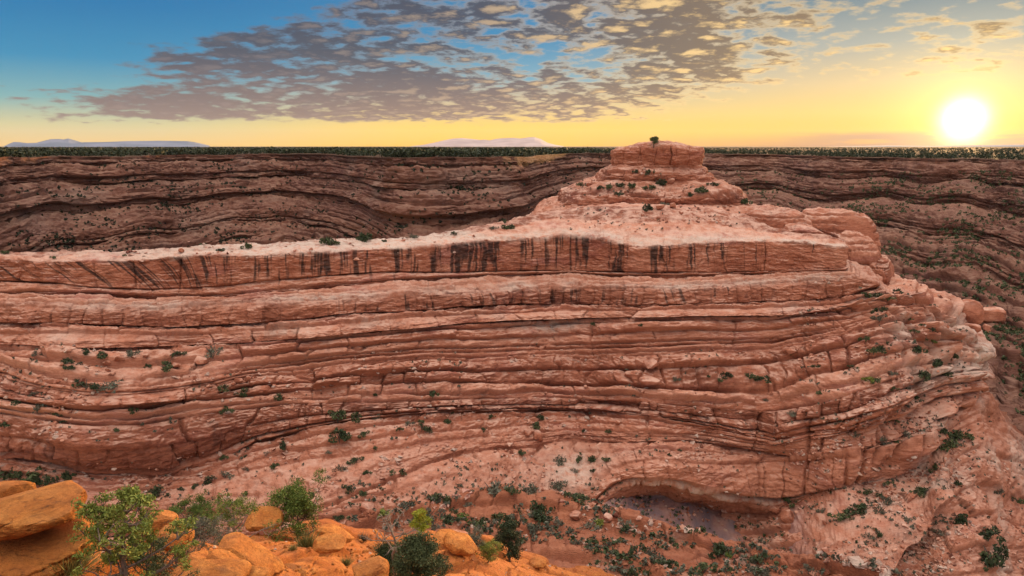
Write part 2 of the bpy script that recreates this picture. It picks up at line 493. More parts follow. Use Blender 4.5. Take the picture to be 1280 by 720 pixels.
Y['L6'] = line([(-200, 430), (0, 431), (40, 433), (125, 436), (210, 434), (320, 429), (400, 421), (500, 412), (560, 406), (630, 401), (740, 398), (800, 396), (960, 394.5), (1045, 390), (1075, 380), (1140, 370), (1240, 352), (1420, 330)])
Y['L7'] = line([(-200, 450), (0, 458), (50, 478), (100, 484), (160, 486), (230, 478), (275, 470), (320, 460), (450, 447), (530, 442), (640, 438.5), (740, 437), (815, 434), (880, 431), (960, 428), (1050, 414), (1085, 402), (1150, 390), (1190, 400), (1240, 396), (1420, 380)])
Y['L8'] = line([(-200, 478), (0, 482), (50, 497), (80, 502), (117, 508), (160, 506), (230, 500), (275, 492), (320, 483), (377, 479), (495, 468), (620, 464), (700, 463), (790, 463), (880, 459), (960, 453), (1010, 445), (1060, 430), (1120, 414), (1205, 414), (1420, 400)])
Y['L8b'] = line([(-200, 492), (0, 498), (60, 510), (117, 517), (180, 512), (277, 500), (377, 489), (495, 479), (620, 480), (700, 482), (770, 484), (850, 490), (960, 493), (997, 482), (1015, 470), (1060, 458), (1120, 442), (1180, 434), (1236, 443), (1420, 440)])
Y['L9'] = line([(-200, 508), (0, 516), (60, 527), (117, 533), (180, 529), (277, 514), (362, 505), (450, 504), (527, 502), (600, 498), (700, 497), (752, 500), (815, 504), (890, 510), (960, 514), (1015, 508), (1060, 496), (1110, 476), (1170, 458), (1238, 456), (1420, 456)])
Y['L10'] = line([(-200, 566), (0, 570), (30, 574), (75, 583), (125, 591), (200, 592), (250, 582), (285, 568), (320, 552), (390, 535), (432, 528), (480, 522), (560, 515), (640, 513), (745, 512), (815, 519), (850, 526), (890, 532), (960, 545), (1015, 539), (1060, 534), (1100, 520), (1135, 500), (1175, 478), (1235, 474), (1420, 474)])
Y['L9c'] = Y['L9'] * .5 + Y['L10'] * .5
Y['L10b'] = line([(-200, 600), (0, 602), (125, 615), (200, 615), (250, 610), (320, 588), (390, 572), (430, 570), (495, 562), (560, 550), (640, 544), (720, 537), (765, 540), (815, 541), (855, 542), (890, 546), (960, 556), (1015, 548), (1060, 542), (1100, 530), (1135, 512), (1175, 490), (1232, 486), (1420, 486)])
Y['L11'] = line([(-200, 628), (0, 632), (200, 645), (320, 645), (400, 638), (430, 628), (460, 617), (495, 601), (515, 589), (545, 576), (585, 566), (640, 561), (660, 558), (720, 547), (735, 551), (765, 554), (855, 550), (890, 554), (960, 565), (1005, 570), (1035, 564), (1085, 557), (1110, 548), (1135, 535), (1170, 505), (1218, 498), (1420, 498)])
Y['L12'] = line([(-200, 645), (0, 650), (320, 660), (430, 645), (500, 640), (560, 630), (640, 626), (700, 624), (738, 618), (752, 604), (765, 592), (780, 583), (815, 576), (855, 579), (900, 581), (960, 577), (1012, 575), (1060, 568), (1110, 560), (1150, 540), (1172, 522), (1215, 510), (1420, 508)], 4)
Y['L13'] = line([(-200, 655), (0, 662), (320, 672), (430, 658), (500, 652), (560, 642), (640, 638), (700, 636), (738, 632), (750, 620), (765, 606), (790, 597), (827, 596), (890, 611), (927, 620), (963, 625), (1000, 621), (1045, 608), (1105, 600), (1125, 594), (1158, 576), (1172, 548), (1215, 520), (1420, 515)], 4)
Y['L14'] = Y['L13'] + line([(-200, 3), (735, 4), (755, 14), (785, 22), (813, 22), (861, 24), (922, 26), (963, 34), (990, 14), (1012, 4), (1420, 4)])
Y['L15'] = line([(-200, 700), (320, 712), (430, 690), (560, 668), (640, 676), (760, 678), (820, 690), (900, 710), (960, 720), (1100, 735), (1172, 640), (1215, 600), (1420, 580)])
Y['L0'] = line([(-200, 316), (0, 316), (80, 314), (160, 313), (240, 308), (320, 304), (400, 302), (480, 297), (520, 292), (560, 288), (600, 281), (640, 273), (680, 262), (720, 258), (880, 260), (930, 266), (960, 282), (1058, 301), (1240, 280), (1420, 262)])

ex_, ey_, td1 = ray(PXD, Y['L1'])
ZRIM = -36.0
r1 = -ZRIM / td1; r1 = -ZRIM / ray(PXD, blur1(Y['L1'], 25))[2]
z1 = -td1 * r1
# bench behind the rim: rises gently to its back edge
ex_, ey_, td0 = ray(PXD, Y['L0'])
a0 = np.tan(np.radians(line([(-200, 6.5), (540, 6.5), (600, 13), (700, 17), (900, 15), (960, 9), (1420, 7)], 12)))
s0 = (-td0 * r1 - z1) / (a0 + td0)            # z1 + s*a0 = -td0*(r1+s)
s0 = np.clip(s0, 5, 90)
r0 = r1 + s0; z0 = -td0 * r0
wide = sstep(700, 740, PXD) * (1 - sstep(900, 940, PXD))
rb = r0 + 30 + 40 * wide; zb = z0 - 48 * (1 - wide) - 3 * wide
back = (None, rb, zb)
prof = [(Y['L0'] - 1, rb, zb), (Y['L0'], r0, z0), (Y['L1'], r1, z1)]
ALPH = [('L2', 86), ('L3', 62), ('L4', 17), ('L5', 84), ('L6a', 22), ('L6', 82), ('L7', None), ('L8', None), ('L8b', 50), ('L9', 40), ('L9c', None), ('L10', None), ('L10b', None), ('L11', None), ('L12', None), ('L13', None), ('L14', None), ('L15', 9)]
VAR = {
    'L7': line([(-200, 19), (260, 19), (360, 52), (640, 58), (960, 62), (1060, 50), (1120, 32), (1420, 30)]),
    'L8': line([(-200, 78), (260, 78), (360, 45), (640, 50), (960, 45), (1060, 38), (1420, 28)]),
    'L9c': line([(-200, 62), (250, 60), (330, 66), (440, 60), (560, 66), (640, 80), (740, 85), (960, 84), (1060, 70), (1140, 45), (1420, 35)]),
    'L10': line([(-200, 116), (200, 114), (290, 104), (340, 85), (440, 60), (560, 66), (640, 80), (740, 85), (960, 84), (1060, 70), (1140, 45), (1420, 35)]),
    'L10b': line([(-200, 22), (250, 22), (420, 30), (640, 25), (780, 24), (850, 40), (900, 75), (960, 84), (1060, 80), (1140, 60), (1420, 40)]),
    'L11': line([(-200, 20), (250, 18), (430, 22), (500, 26), (640, 32), (720, 55), (765, 74), (850, 72), (900, 82), (1100, 80), (1172, 62), (1420, 45)]),
    'L12': line([(-200, 14), (430, 14), (640, 17), (780, 19), (880, 22), (960, 24), (1020, 40), (1100, 62), (1170, 60), (1420, 45)]),
    'L13': line([(-200, 25), (430, 25), (640, 28), (740, 35), (790, 76), (960, 82), (1100, 84), (1172, 75), (1420, 50)]),
    'L14': line([(-200, 25), (740, 25), (765, 110), (800, 137), (900, 135), (950, 118), (990, 60), (1100, 35), (1420, 35)]),
}
rk, zk = r1, z1
for nm, a in ALPH:
    al = VAR[nm] if a is None else a
    rk, zk = step_down(rk, zk, Y[nm], al)
    rk = blur1(rk, 5); zk = -ray(PXD, Y[nm])[2] * rk
    prof.append((Y[nm], rk, zk))
    print(nm, ['%d: r%.0f z%.0f' % (p, rk[p + 200], zk[p + 200]) for p in (0, 200, 430, 640, 820, 960, 1100, 1172)])
ENDS = [1035, 1050, 1058, 1053, 1056, 1076, 1100, 1108, 1145, 1190, 1206, 1236, 1238, 1236, 1232, 1228, 1218, 1190, 1176, 1178, 1190]
SEGR = [6, 26, 66, 22, 28, 34, 24, 26, 52, 34, 24, 28, 32, 32, 40, 44, 44, 40, 24, 30]
ucols = np.concatenate([np.arange(-140, 900, 0.95), np.arange(900, 1100.01, 0.62)])
G, v = sheet(prof, ENDS, SEGR, ucols, None, 0, 1100.0, ext=(40, 110, 60))
WALL_UC = np.concatenate([ucols, np.full(40, 1100.0)])
N = normals(G)
if N[len(N) // 2, 300, 1] > 0: N = -N
#         back L0  L1  L2  L3  L4  L5 L6a  L6  L7  L8 L8b  L9 L10 10b L11 L12 L13 L14 L15
lrow = np.cumsum([0] + SEGR).astype(float)
per = [1, 2, 1, 2, 3, 1, 2, 1, 4, 3, 1, 2, 1, 2, 3, 2, 2, 1, 2, 2]
lst = [.1, .1, .1, 1.2, .9, .15, 1.3, .2, 1.5, .7, 1.2, 1.0, .8, .3, 1.4, .5, 1.5, .25, 1.4, .8, .2]
bk, bst = beds(len(v), lrow, per, 5, lst)
rowpos = np.arange(len(v), dtype=float)[:, None] + np.zeros(G.shape[:2])
ampk = [.3, .3, .5, 1.0, 1.7, 1.3, 2.2, 1.9, 2.8, 2.4, 2.9, 2.4, 2.3, 2.6, 2.2, 1.3, 2.2, 1.1, 2.0, 1.2, .5]
jk = [0, 0, .1, .2, .4, .2, .5, .3, .5, .5, .7, .7, .7, .6, .6, .3, .8, .3, .8, .3, 0]
amp = vals(v, ampk)[:, None] + np.zeros(G.shape[:2]); jnt = vals(v, jk)[:, None]
U = WALL_UC[None, :] + np.zeros(G.shape[:2]); V = v[:, None] + np.zeros(G.shape[:2])
fr_ = v - np.floor(v)
WARP = (2.0 + 9.0 * np.sin(np.pi * fr_) ** 2)[:, None] * np.interp(v, [0, 3, 4, 8, 9, 20], [.3, .3, .6, .6, 1, 1])[:, None]
flank = sstep(985, 1045, U) * sstep(6.0, 8.0, V)
smooth_zone = np.clip(flank * .92 + .75 * np.exp(-((V - 15.4) / .7) ** 2) * (1 - flank) + .6 * np.exp(-((V - 16.4) / .45) ** 2), 0, .93)
lump = np.abs(perlin(G / np.array([21., 21., 15.]) + 5.)) * 9.0 - 1.8 + 1.2 * np.abs(perlin(G / np.array([6., 6., 5.]) + 15.))
bulge = lump * np.clip(flank * 1.0 + .28 * sstep(8.5, 10, V) * (1 - sstep(14, 15, V)) + .25 * sstep(15.5, 16.5, V), 0, 1)
# vertical cracks that split the lower walls into blocks: column, top row, bottom row, width
lv = V * .85 + .45 * perlin(G / np.array([34., 34., 40.]) + 71.); li = np.floor(lv); lf = lv - li
ls = U / (9.0 + 6.0 * hash01(li, 3)) + hash01(li, 7) * 5 + .3 * perlin(G / 9.0 + 33.); lc = np.floor(ls); le = np.minimum(ls - lc, 1 - ls + lc)
lob = 4.2 * (np.clip(lf / .55, 0, 1) ** .55) * (1 - np.clip((lf - .72) / .28, 0, 1) ** 2) * (.35 + .9 * hash01(lc * 3.1 + li * 7.7, 2)) * np.clip(le / .22, 0, 1) ** .5
bulge = bulge + flank * (1 - sstep(17.0, 17.7, V)) * (lob - 2.0 - 1.6 * np.exp(-(le / .05) ** 2) * (hash01(lc + li * 5.1, 6) > .35))
for (cu, va, vb, wd, dp) in [(933, 12.0, 16.0, 1.3, 3.0), (893, 11.2, 14.6, 1.0, 2.2), (965, 12.4, 16.4, 1.6, 3.0), (980, 15.0, 18.0, 1.5, 2.6), (1030, 14.6, 18.0, 1.7, 3.2), (1003, 13.2, 15.0, 1.4, 2.2), (742, 8.2, 9.3, 1.0, 2.0), (230, 9.4, 11.2, 1.3, 2.2), (152, 9.6, 10.8, 1.0, 1.5), (600, 12.0, 14.0, 1.0, 1.5), (676, 12.0, 14.0, .9, 1.3), (912, 8.0, 9.2, 1.0, 1.6), (972, 2.0, 3.0, 1.0, 1.4), (167, 2.0, 3.0, 1.0, 1.2), (226, 2.0, 3.0, 1.4, 1.4), (778, 2.0, 3.0, 1.0, 1.2), (1052, 9.5, 13.0, 1.8, 2.5), (935, 16.3, 18.0, 1.5, 1.8), (1008, 17.0, 18.0, 1.6, 2.2)]:
    cx = cu + 3.5 * perlin(G / np.array([7., 7., 6.]) + cu) + (V - va) * (hash01(cu, 3) * 6 - 3)
    dp = dp * .8; wd = wd * .8
    bulge = bulge - dp * np.exp(-((U - cx) / wd) ** 2) * sstep(va - .15, va + .1, V) * (1 - sstep(vb - .1, vb + .15, V))
    bulge = bulge + dp * .5 * np.exp(-((np.abs(U - cx) - 14) / 9.) ** 2) * sstep(va - .1, va + .3, V) * (1 - sstep(vb - .3, vb + .1, V))
for (bu, bw, va, vb, ba) in [(950, 15, 12.1, 15.9, 4.5), (1066, 20, 15.6, 18.0, 5.0), (1016, 25, 16.2, 18.0, 3.2), (1012, 26, 12.9, 14.6, 3.6), (1046, 18, 11.2, 13.0, 3.5), (1072, 14, 9.6, 11.4, 3.2), (1030, 16, 9.4, 11.0, 2.6), (912, 20, 13.6, 15.9, 2.4), (1080, 14, 12.2, 14.2, 4.0)]:
    vc, vh = (va + vb) / 2, (vb - va) / 2
    bulge = bulge + ba * np.clip(1.25 * np.exp(-np.abs((U - bu + 2.5 * perlin(G / 6. + bu)) / bw) ** 3.5) * np.exp(-np.abs((V - vc) / vh) ** 4) - .25, -.0, 1)
bulge = bulge + 2.6 * np.exp(-((U - 850) / 75.) ** 4) * sstep(16.7, 17.3, V) * (1 - sstep(18.0, 18.2, V))
bulge = bulge + 2.2 * np.exp(-((U - 165) / 95.) ** 4) * sstep(9.0, 9.9, V) * (1 - sstep(10.6, 11.0, V))
face = sstep(2.0, 2.12, V) * (1 - sstep(2.85, 3.0, V))
bulge = bulge + face * (1.3 * perlin(G / np.array([22., 22., 80.]) + 3.) + .5 * perlin(G / np.array([7., 7., 60.]) + 31.))
G2, tone, bi, bf = strata(G, N, rowpos, bk, bst, amp, 3, joint=jnt, rough=(1.0, .85, .28), big=(2.0, 34.0), notch=1.3, warp=WARP, bulge=bulge, stmul=1 - smooth_zone)
facem = sstep(1.95, 2.1, V) * (1 - sstep(2.95, 3.05, V))
tone = tone * (1 - facem) + facem * (.60 + .35 * perlin(G2 / np.array([16., 16., 9.])) + .2 * perlin(G2 / np.array([3., 3., 12.])))
# colour masks: what the stone itself carries
pos = G2
rim_pale = sstep(.3 + 1.42 * sstep(540, 620, U), 1.0 + .93 * sstep(540, 620, U), V) * (1 - sstep(1.90, 2.14, V + .16 * perlin(pos / 7.) + .10 * perlin(pos / 2.5))) * sstep(-60, 330, U + 120 * perlin(pos / 30)) * .95
band_pale = np.exp(-((V - 4.80) / .30) ** 2) * .75 * np.clip(.5 + 1.5 * perlin(pos / 18), 0, 1)
low_pale = np.exp(-((V - 7.2) / .30) ** 2) * .55 * np.clip(.2 + 2.0 * perlin(pos / 14 + 5), 0, 1)
patch = .8 * sstep(1015, 1060, U) * sstep(8.6, 9.5, V) * (1 - sstep(13.5, 14.5, V)) * np.clip(.35 + 2.2 * perlin(pos / 15 + 4), 0, 1) + np.exp(-((U - 690) / 40) ** 2) * np.exp(-((V - 8.25) / .22) ** 2) + .9 * np.exp(-((U - 1150) / 45) ** 2) * np.exp(-((V - 10.2) / 1.2) ** 2) * np.clip(.4 + 2 * perlin(pos / 9), 0, 1)
patch += .8 * np.exp(-((U - 715) / 40) ** 2) * np.exp(-((V - 16.6) / .4) ** 2) + .7 * np.exp(-((U - 1090) / 60) ** 2) * sstep(9, 10, V) * np.clip(2 * perlin(pos / 12 + 2), 0, 1)
lip = .8 * np.exp(-((V - 18.05) / .10) ** 2) * sstep(770, 800, U)
pale = np.clip(rim_pale + band_pale + low_pale + patch + lip, 0, 1)
# dark water streaks down the top face
Us = U - 42 * np.clip(V - 2, 0, 1.2) * (1 - sstep(190, 300, U)) + 3.0 * perlin(pos / np.array([6., 6., 12.]))
nz = lambda w, vv, o: perlin(np.stack([Us / w, V * vv + o, np.full_like(U, o * 1.7)], -1))
sn = .60 * nz(7.0, .5, 3.3) + .55 * nz(2.6, .9, 11.3) + .30 * nz(15., .3, 23.3)
dens = np.interp(U, [-60, 0, 60, 300, 390, 520, 600, 790, 850, 930, 1060], [.05, .07, .10, .10, .17, .15, .21, .18, .06, -.06, -.12])
fv = np.clip(V - 2.0, 0, 3.3)
slen = .95 + 1.0 * nz(6., 0.0, 41.3)
slen = slen + 1.6 * sstep(.22, .42, nz(9., 0.0, 61.3))
core = sstep(.12, .34, sn + dens)
streak = core * sstep(.0, .06, fv) * (1 - sstep(slen - .2, slen + .12, fv)) * (V > 1.98) * (V < 5.2) * np.where((V > 3.05) & (V < 4.9), .55, 1)
lowst = sstep(.22, .40, sn + dens * .5) * sstep(5.0, 5.08, V) * (1 - sstep(5.7, 6.05, V)) * sstep(360, 480, U)
streak = np.clip(streak * (.85 + .4 * perlin(pos / 1.5)) + lowst * .75, 0, .93)
grey = np.clip(sstep(18.9, 19.05, V) * sstep(730, 770, U) * (1 - sstep(950, 985, U)) * (.75 + .8 * perlin(pos / 6)), 0, 1)
varn = np.interp(v, np.arange(21), [.2, .1, .1, .3, .6, .5, 1, .7, .9, .5, .7, .9, .8, 1, .9, .4, .4, .3, .4, .9, .4])[:, None] + 0 * V
soil = np.interp(v, np.arange(21), [.2, .1, .0, .0, .1, .5, .1, .4, .1, .5, .2, .3, .3, .1, .1, .5, .7, .7, .2, .3, .8])[:, None] + 0 * V
finish_sheet('canyon_wall', G2, MAT_WALL, {'grey': grey, 'tone': tone, 'pale': pale, 'streak': streak, 'varnish': varn, 'soil': soil})
WALL_PROF = prof

# ---- the stepped butte that stands on the bench
RW = {}
def ring_sheet():
    k = 830 + 200
    rr, zz = float(r1[k]), float(z1[k])
    spec = [(296, 655, 968, 18, .4), (292, 660, 964, 18, .4), (287, 666, 958, 14, .4), (272, 678, 946, 15, .4), (259, 690, 932, 15, .3), (256.5, 696, 928, 98, .6), (246, 702, 918, 80, 1.3),
            (236, 722, 904, 22, .6), (228, 738, 890, 22, .6), (226, 742, 886, 92, .5), (217, 750, 880, 82, 1.1), (209, 757, 876, 25, .5), (207, 764, 872, 92, .6), (187, 764, 872, 85, 1.2), (183.5, 772, 866, 35, .5), (181.5, 800, 850, 8, .2)]
    # depth from front of the bench by walking up the slopes
    out = []
    r, z = rr + 6, zz + .5
    for i, (y, l, rt, a, am) in enumerate(spec):
        ex, ey, td = ray(830.0, y)
        if i == 0:
            r = rr + 30; z = -td * r
        else:
            aa = R(a)
            s = (-td * r - z) / (math.sin(aa) + td * math.cos(aa)); s = max(s, .05)
            r, z = r + s * math.cos(aa), z + s * math.sin(aa)
        out.append((r, z, l, rt, am))
    print('butte', [(round(a), round(b, 1)) for a, b, *_ in out])
    top_r = out[-1][0]
    rc = out[-2][0] + 16                       # axis of the butte
    th = np.concatenate([np.linspace(-math.pi, 0, 760, endpoint=False), np.linspace(0, math.pi, 140, endpoint=False)])
    C = []
    for r, z, l, rt, am in out:
        b = max(rc - r, 5)
        mx = (l + rt) / 2; dd = rc
        ex, ey, _ = ray(mx, 250.0); cx, cy = float(ex) * rc, float(ey) * rc
        a = (rt - l) / 2 / FPX * rc * .97
        p = 3.2
        c, s = np.cos(th), np.sin(th)
        rad = (np.abs(c) ** p + np.abs(s) ** p) ** (-1 / p)
        k_ = len(C) * 1.7
        rad = rad * (1 + .07 * perlin(np.stack([c * 2.2 + 9, s * 2.2, c * 0 + k_ * .35], -1)) + .05 * perlin(np.stack([c * 5.5 + 9, s * 5.5, c * 0 + k_], -1)))
        C.append(np.stack([cx + a * rad * c, cy + b * rad * s, np.full_like(th, z)], -1))
    C.append(C[-1] * .02 + C[-1].mean(0) * .98 + np.array([0, 0, .4]))
    rowsn = [6, 8, 14, 12, 6, 14, 14, 10, 5, 14, 12, 5, 30, 8, 6, 8]
    rows, vp = [], []
    for i in range(len(C) - 1):
        t = np.arange(rowsn[i]) / rowsn[i]
        rows.append(C[i][None] * (1 - t)[:, None, None] + C[i + 1][None] * t[:, None, None]); vp.append(i + t)
    rows.append(C[-1][None]); vp.append([len(C) - 1.])
    G = np.concatenate(rows); v = np.concatenate(vp)
    G = blur1(G, 1.1, 0)[::-1]; v = v[::-1]
    N = normals(G, True)
    if N[len(N) // 2, 380, 1] > 0: N = -N
    lr = len(v) - 1 - np.cumsum([0] + rowsn)[::-1].astype(float)
    bk, bst = beds(len(v), lr, 1, 9)
    bed = np.arange(len(v), dtype=float)[:, None] + np.zeros(G.shape[:2])
    am = np.interp(v, np.arange(17), [s[4] * 1.5 for s in out] + [.1])[:, None] + np.zeros(G.shape[:2])
    fade = (1 - sstep(15.2, 16, v))[:, None]
    G2, tone, bi, bf = strata(G, N * fade[..., None], bed, bk, bst, am, 8, joint=am * 0 + .6, rough=(1.2, .9, .25), big=(4.0, 26.), notch=1.0, warp=3.0)
    V = v[:, None] + 0 * tone
    pale = np.clip((1 - sstep(.4, 1.2, V)) * np.clip(.55 + 1.5 * perlin(G2 / 12), 0, 1), 0, 1) * .9 + .5 * np.exp(-((V - 7.6) / .5) ** 2) * np.clip(2 * perlin(G2 / 6), 0, 1)
    soil = np.interp(v, np.arange(17), [.1, .2, .5, .7, .6, .2, .1, .6, .6, .2, .1, .5, .1, 0, .2, .4, .4])[:, None] + 0 * V
    varn = .5 + 0 * V
    finish_sheet('butte_terrain', G2, MAT_WALL, {'tone': tone, 'pale': np.clip(pale, 0, 1), 'streak': 0 * V, 'varnish': varn, 'soil': soil}, wrap=True)
ring_sheet()


# ---- far walls: rim line in plan, then terraces stepping down and inwards
def n1(px, w, o): return perlin(np.stack([px / w, px * 0 + o, px * 0 + .5], -1))


def far_wall(name, pxa, pxb, step, rim, zrim, levels, seed, mat, pale_amt=.0, spur=.35):
    """levels: (drop, inward distance, relief, thin beds, sandy)"""
    cols = np.arange(pxa, pxb + .1, step)
    ex, ey, _ = ray(cols, np.full_like(cols, 200.))
    r = np.interp(cols, PXD, rim); z = np.interp(cols, PXD, zrim) if hasattr(zrim, '__len__') else np.full_like(cols, zrim)
    P = [np.stack([ex * r, ey * r, z], -1)]
    off = 0; amps = [1.0]; soil = [.3]; per = []
    for k, (dz, dr, am, nb, so) in enumerate(levels):
        wv = 1 + (.55 if dr > 6 else .2) * n1(cols, 46., k * 3.3 + seed) + .45 * (dr > 6) * n1(cols, 17., k * 5.1 + seed)
        rr = r - dr * np.clip(wv, .25, 2.0); r = blur1(rr, 2.0 + 2.2 * k) if dr > 6 else rr
        r = r - (dr > 15) * spur * dr * np.abs(n1(cols, 30., k + 11. + seed)) * 1.2
        z = z - dz * np.clip(1 + .5 * n1(cols, 60., k * 2.7 + 90 + seed), .4, 1.6)
        P.append(np.stack([ex * r, ey * r, z], -1)); amps.append(am); soil.append(so); per.append(nb)
    rows = []
    for k in range(len(P) - 1):
        ya, yb = proj(P[k])[1], proj(P[k + 1])[1]
        rows.append(int(np.clip(np.mean(np.abs(yb - ya)) * 1.7, 5, 140)))
    C = np.stack(P); R_, vp = [], []
    for k in range(len(P) - 1):
        t = np.arange(rows[k]) / rows[k]
        R_.append(C[k][None] * (1 - t)[:, None, None] + C[k + 1][None] * t[:, None, None]); vp.append(k + t)
    R_.append(C[-1][None]); vp.append([len(P) - 1.])
    G = blur1(np.concatenate(R_), .9, 0); v = np.concatenate(vp)
    N = normals(G)
    if N[len(N) // 2, 100, 1] > 0: N = -N
    lr = np.cumsum([0] + rows).astype(float)
    bk, bst = beds(len(v), lr, per, seed, [.15 + .8 * hash01(j, seed) ** 1.5 for j in range(len(rows))], (.1, .7))
    rowpos = np.arange(len(v), dtype=float)[:, None] + np.zeros(G.shape[:2])
    amp = vals(v, amps)[:, None] + np.zeros(G.shape[:2])
    sc = 3.0
    fade = sstep(0, .6, v)[:, None]
    Gd, tone, bi, bf = strata(G / sc, N, rowpos, bk, bst, amp / sc, seed, joint=amp * 0 + .5, rough=(1.0, .8, .35), big=(0, 1), notch=1.0, lat=24., warp=2.0, blockw=1.3)
    disp = (Gd - G / sc) * sc * (fade[..., None] * .9 + .1)
    G2 = G + disp
    V = v[:, None] + 0 * tone
    pale = pale_amt * np.clip(2 * perlin(G2 / 40 + 3) - .2, 0, 1)
    finish_sheet(name, G2, mat, {'tone': tone, 'pale': pale, 'streak': 0 * V, 'varnish': .6 + 0 * V, 'soil': vals(v, soil)[:, None] + 0 * V})
    return G2


rl = line([(-200, 700), (-60, 640), (0, 720), (70, 800), (130, 770), (200, 830), (270, 900), (330, 960), (390, 900), (440, 760), (480, 640), (540, 590), (590, 600), (640, 640), (670, 740), (700, 900), (760, 1060), (900, 1100), (1420, 1000)], 10)
rl = rl + 45 * n1(PXD, 75., 1.) + 26 * n1(PXD, 31., 2.) + 12 * n1(PXD, 12., 3.)
ZL = -9.0 + 2.0 * n1(PXD, 40., 5.) + 1.0 * n1(PXD, 11., 6.)
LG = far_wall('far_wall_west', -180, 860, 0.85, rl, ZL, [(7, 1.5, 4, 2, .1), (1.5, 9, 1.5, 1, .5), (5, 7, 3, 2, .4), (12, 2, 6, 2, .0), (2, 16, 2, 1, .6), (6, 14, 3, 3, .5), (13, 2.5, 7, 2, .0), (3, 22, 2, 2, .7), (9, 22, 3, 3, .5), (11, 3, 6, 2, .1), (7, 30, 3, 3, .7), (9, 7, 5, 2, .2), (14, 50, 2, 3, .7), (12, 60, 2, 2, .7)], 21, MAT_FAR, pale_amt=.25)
yl0 = proj(np.stack([ray(PXD, PXD * 0 + 192.)[0] * rl, ray(PXD, PXD * 0 + 192.)[1] * rl, ZL], -1))[1]

rr_ = line([(-200, 900), (860, 1000), (900, 960), (960, 1010), (1010, 930), (1060, 860), (1110, 900), (1160, 820), (1220, 850), (1280, 760), (1420, 720)], 10)
rr_ = rr_ + 40 * n1(PXD, 70., 21.) + 20 * n1(PXD, 28., 22.) + 9 * n1(PXD, 11., 23.)
ZR = line([(-200, -9), (870, -9), (960, -10), (1080, -11), (1180, -12), (1280, -12), (1420, -12)]) + 1.2 * n1(PXD, 40., 25.) + .8 * n1(PXD, 11., 26.)
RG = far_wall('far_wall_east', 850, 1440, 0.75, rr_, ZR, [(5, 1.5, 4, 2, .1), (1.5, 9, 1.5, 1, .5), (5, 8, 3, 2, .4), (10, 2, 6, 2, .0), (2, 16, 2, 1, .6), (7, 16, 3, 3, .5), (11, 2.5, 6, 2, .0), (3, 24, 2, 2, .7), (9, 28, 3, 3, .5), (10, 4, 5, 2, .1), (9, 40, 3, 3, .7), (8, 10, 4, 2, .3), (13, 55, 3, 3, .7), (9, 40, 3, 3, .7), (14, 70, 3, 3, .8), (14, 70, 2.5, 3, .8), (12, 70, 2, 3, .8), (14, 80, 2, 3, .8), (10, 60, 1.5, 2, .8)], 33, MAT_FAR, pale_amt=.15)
yr0 = proj(np.stack([ray(PXD, PXD * 0 + 192.)[0] * rr_, ray(PXD, PXD * 0 + 192.)[1] * rr_, ZR], -1))[1]


# ---- plateau out to the horizon
def plateau():
    az = np.radians(np.linspace(-62, 62, 160))
    pxs = W0 / 2 + FPX * np.tan(az) * 1.0
    rim = np.where(pxs < 800, np.interp(pxs, PXD, rl), np.interp(pxs, PXD, rr_))
    yy = np.where(pxs < 800, np.interp(pxs, PXD, yl0), np.interp(pxs, PXD, yr0))
    zr = np.where(pxs < 800, np.interp(pxs, PXD, ZL), np.interp(pxs, PXD, ZR))
    ks = [1.0, 1.03, 1.08, 1.16, 1.3, 1.6, 2.2, 3.5, 6, 12, 30, 80, 160]
    rows = []
    for k in ks:
        r = rim * k if k < 12 else rim * 0 + k * 900
        t = min(1, (k - 1) / 1.2)
        z = zr * (1 - t) + (-9.0) * t - (.6 if k == 1.0 else 0)
        rows.append(np.stack([np.sin(az) * r, np.cos(az) * r, z], -1))
    G = np.stack(rows)
    n = G.shape[:2]
    finish_sheet('plateau_ground', G, MAT_PLAIN, {'tone': np.full(n, .4), 'pale': np.zeros(n), 'streak': np.zeros(n), 'varnish': np.zeros(n), 'soil': np.full(n, .7)})
plateau()


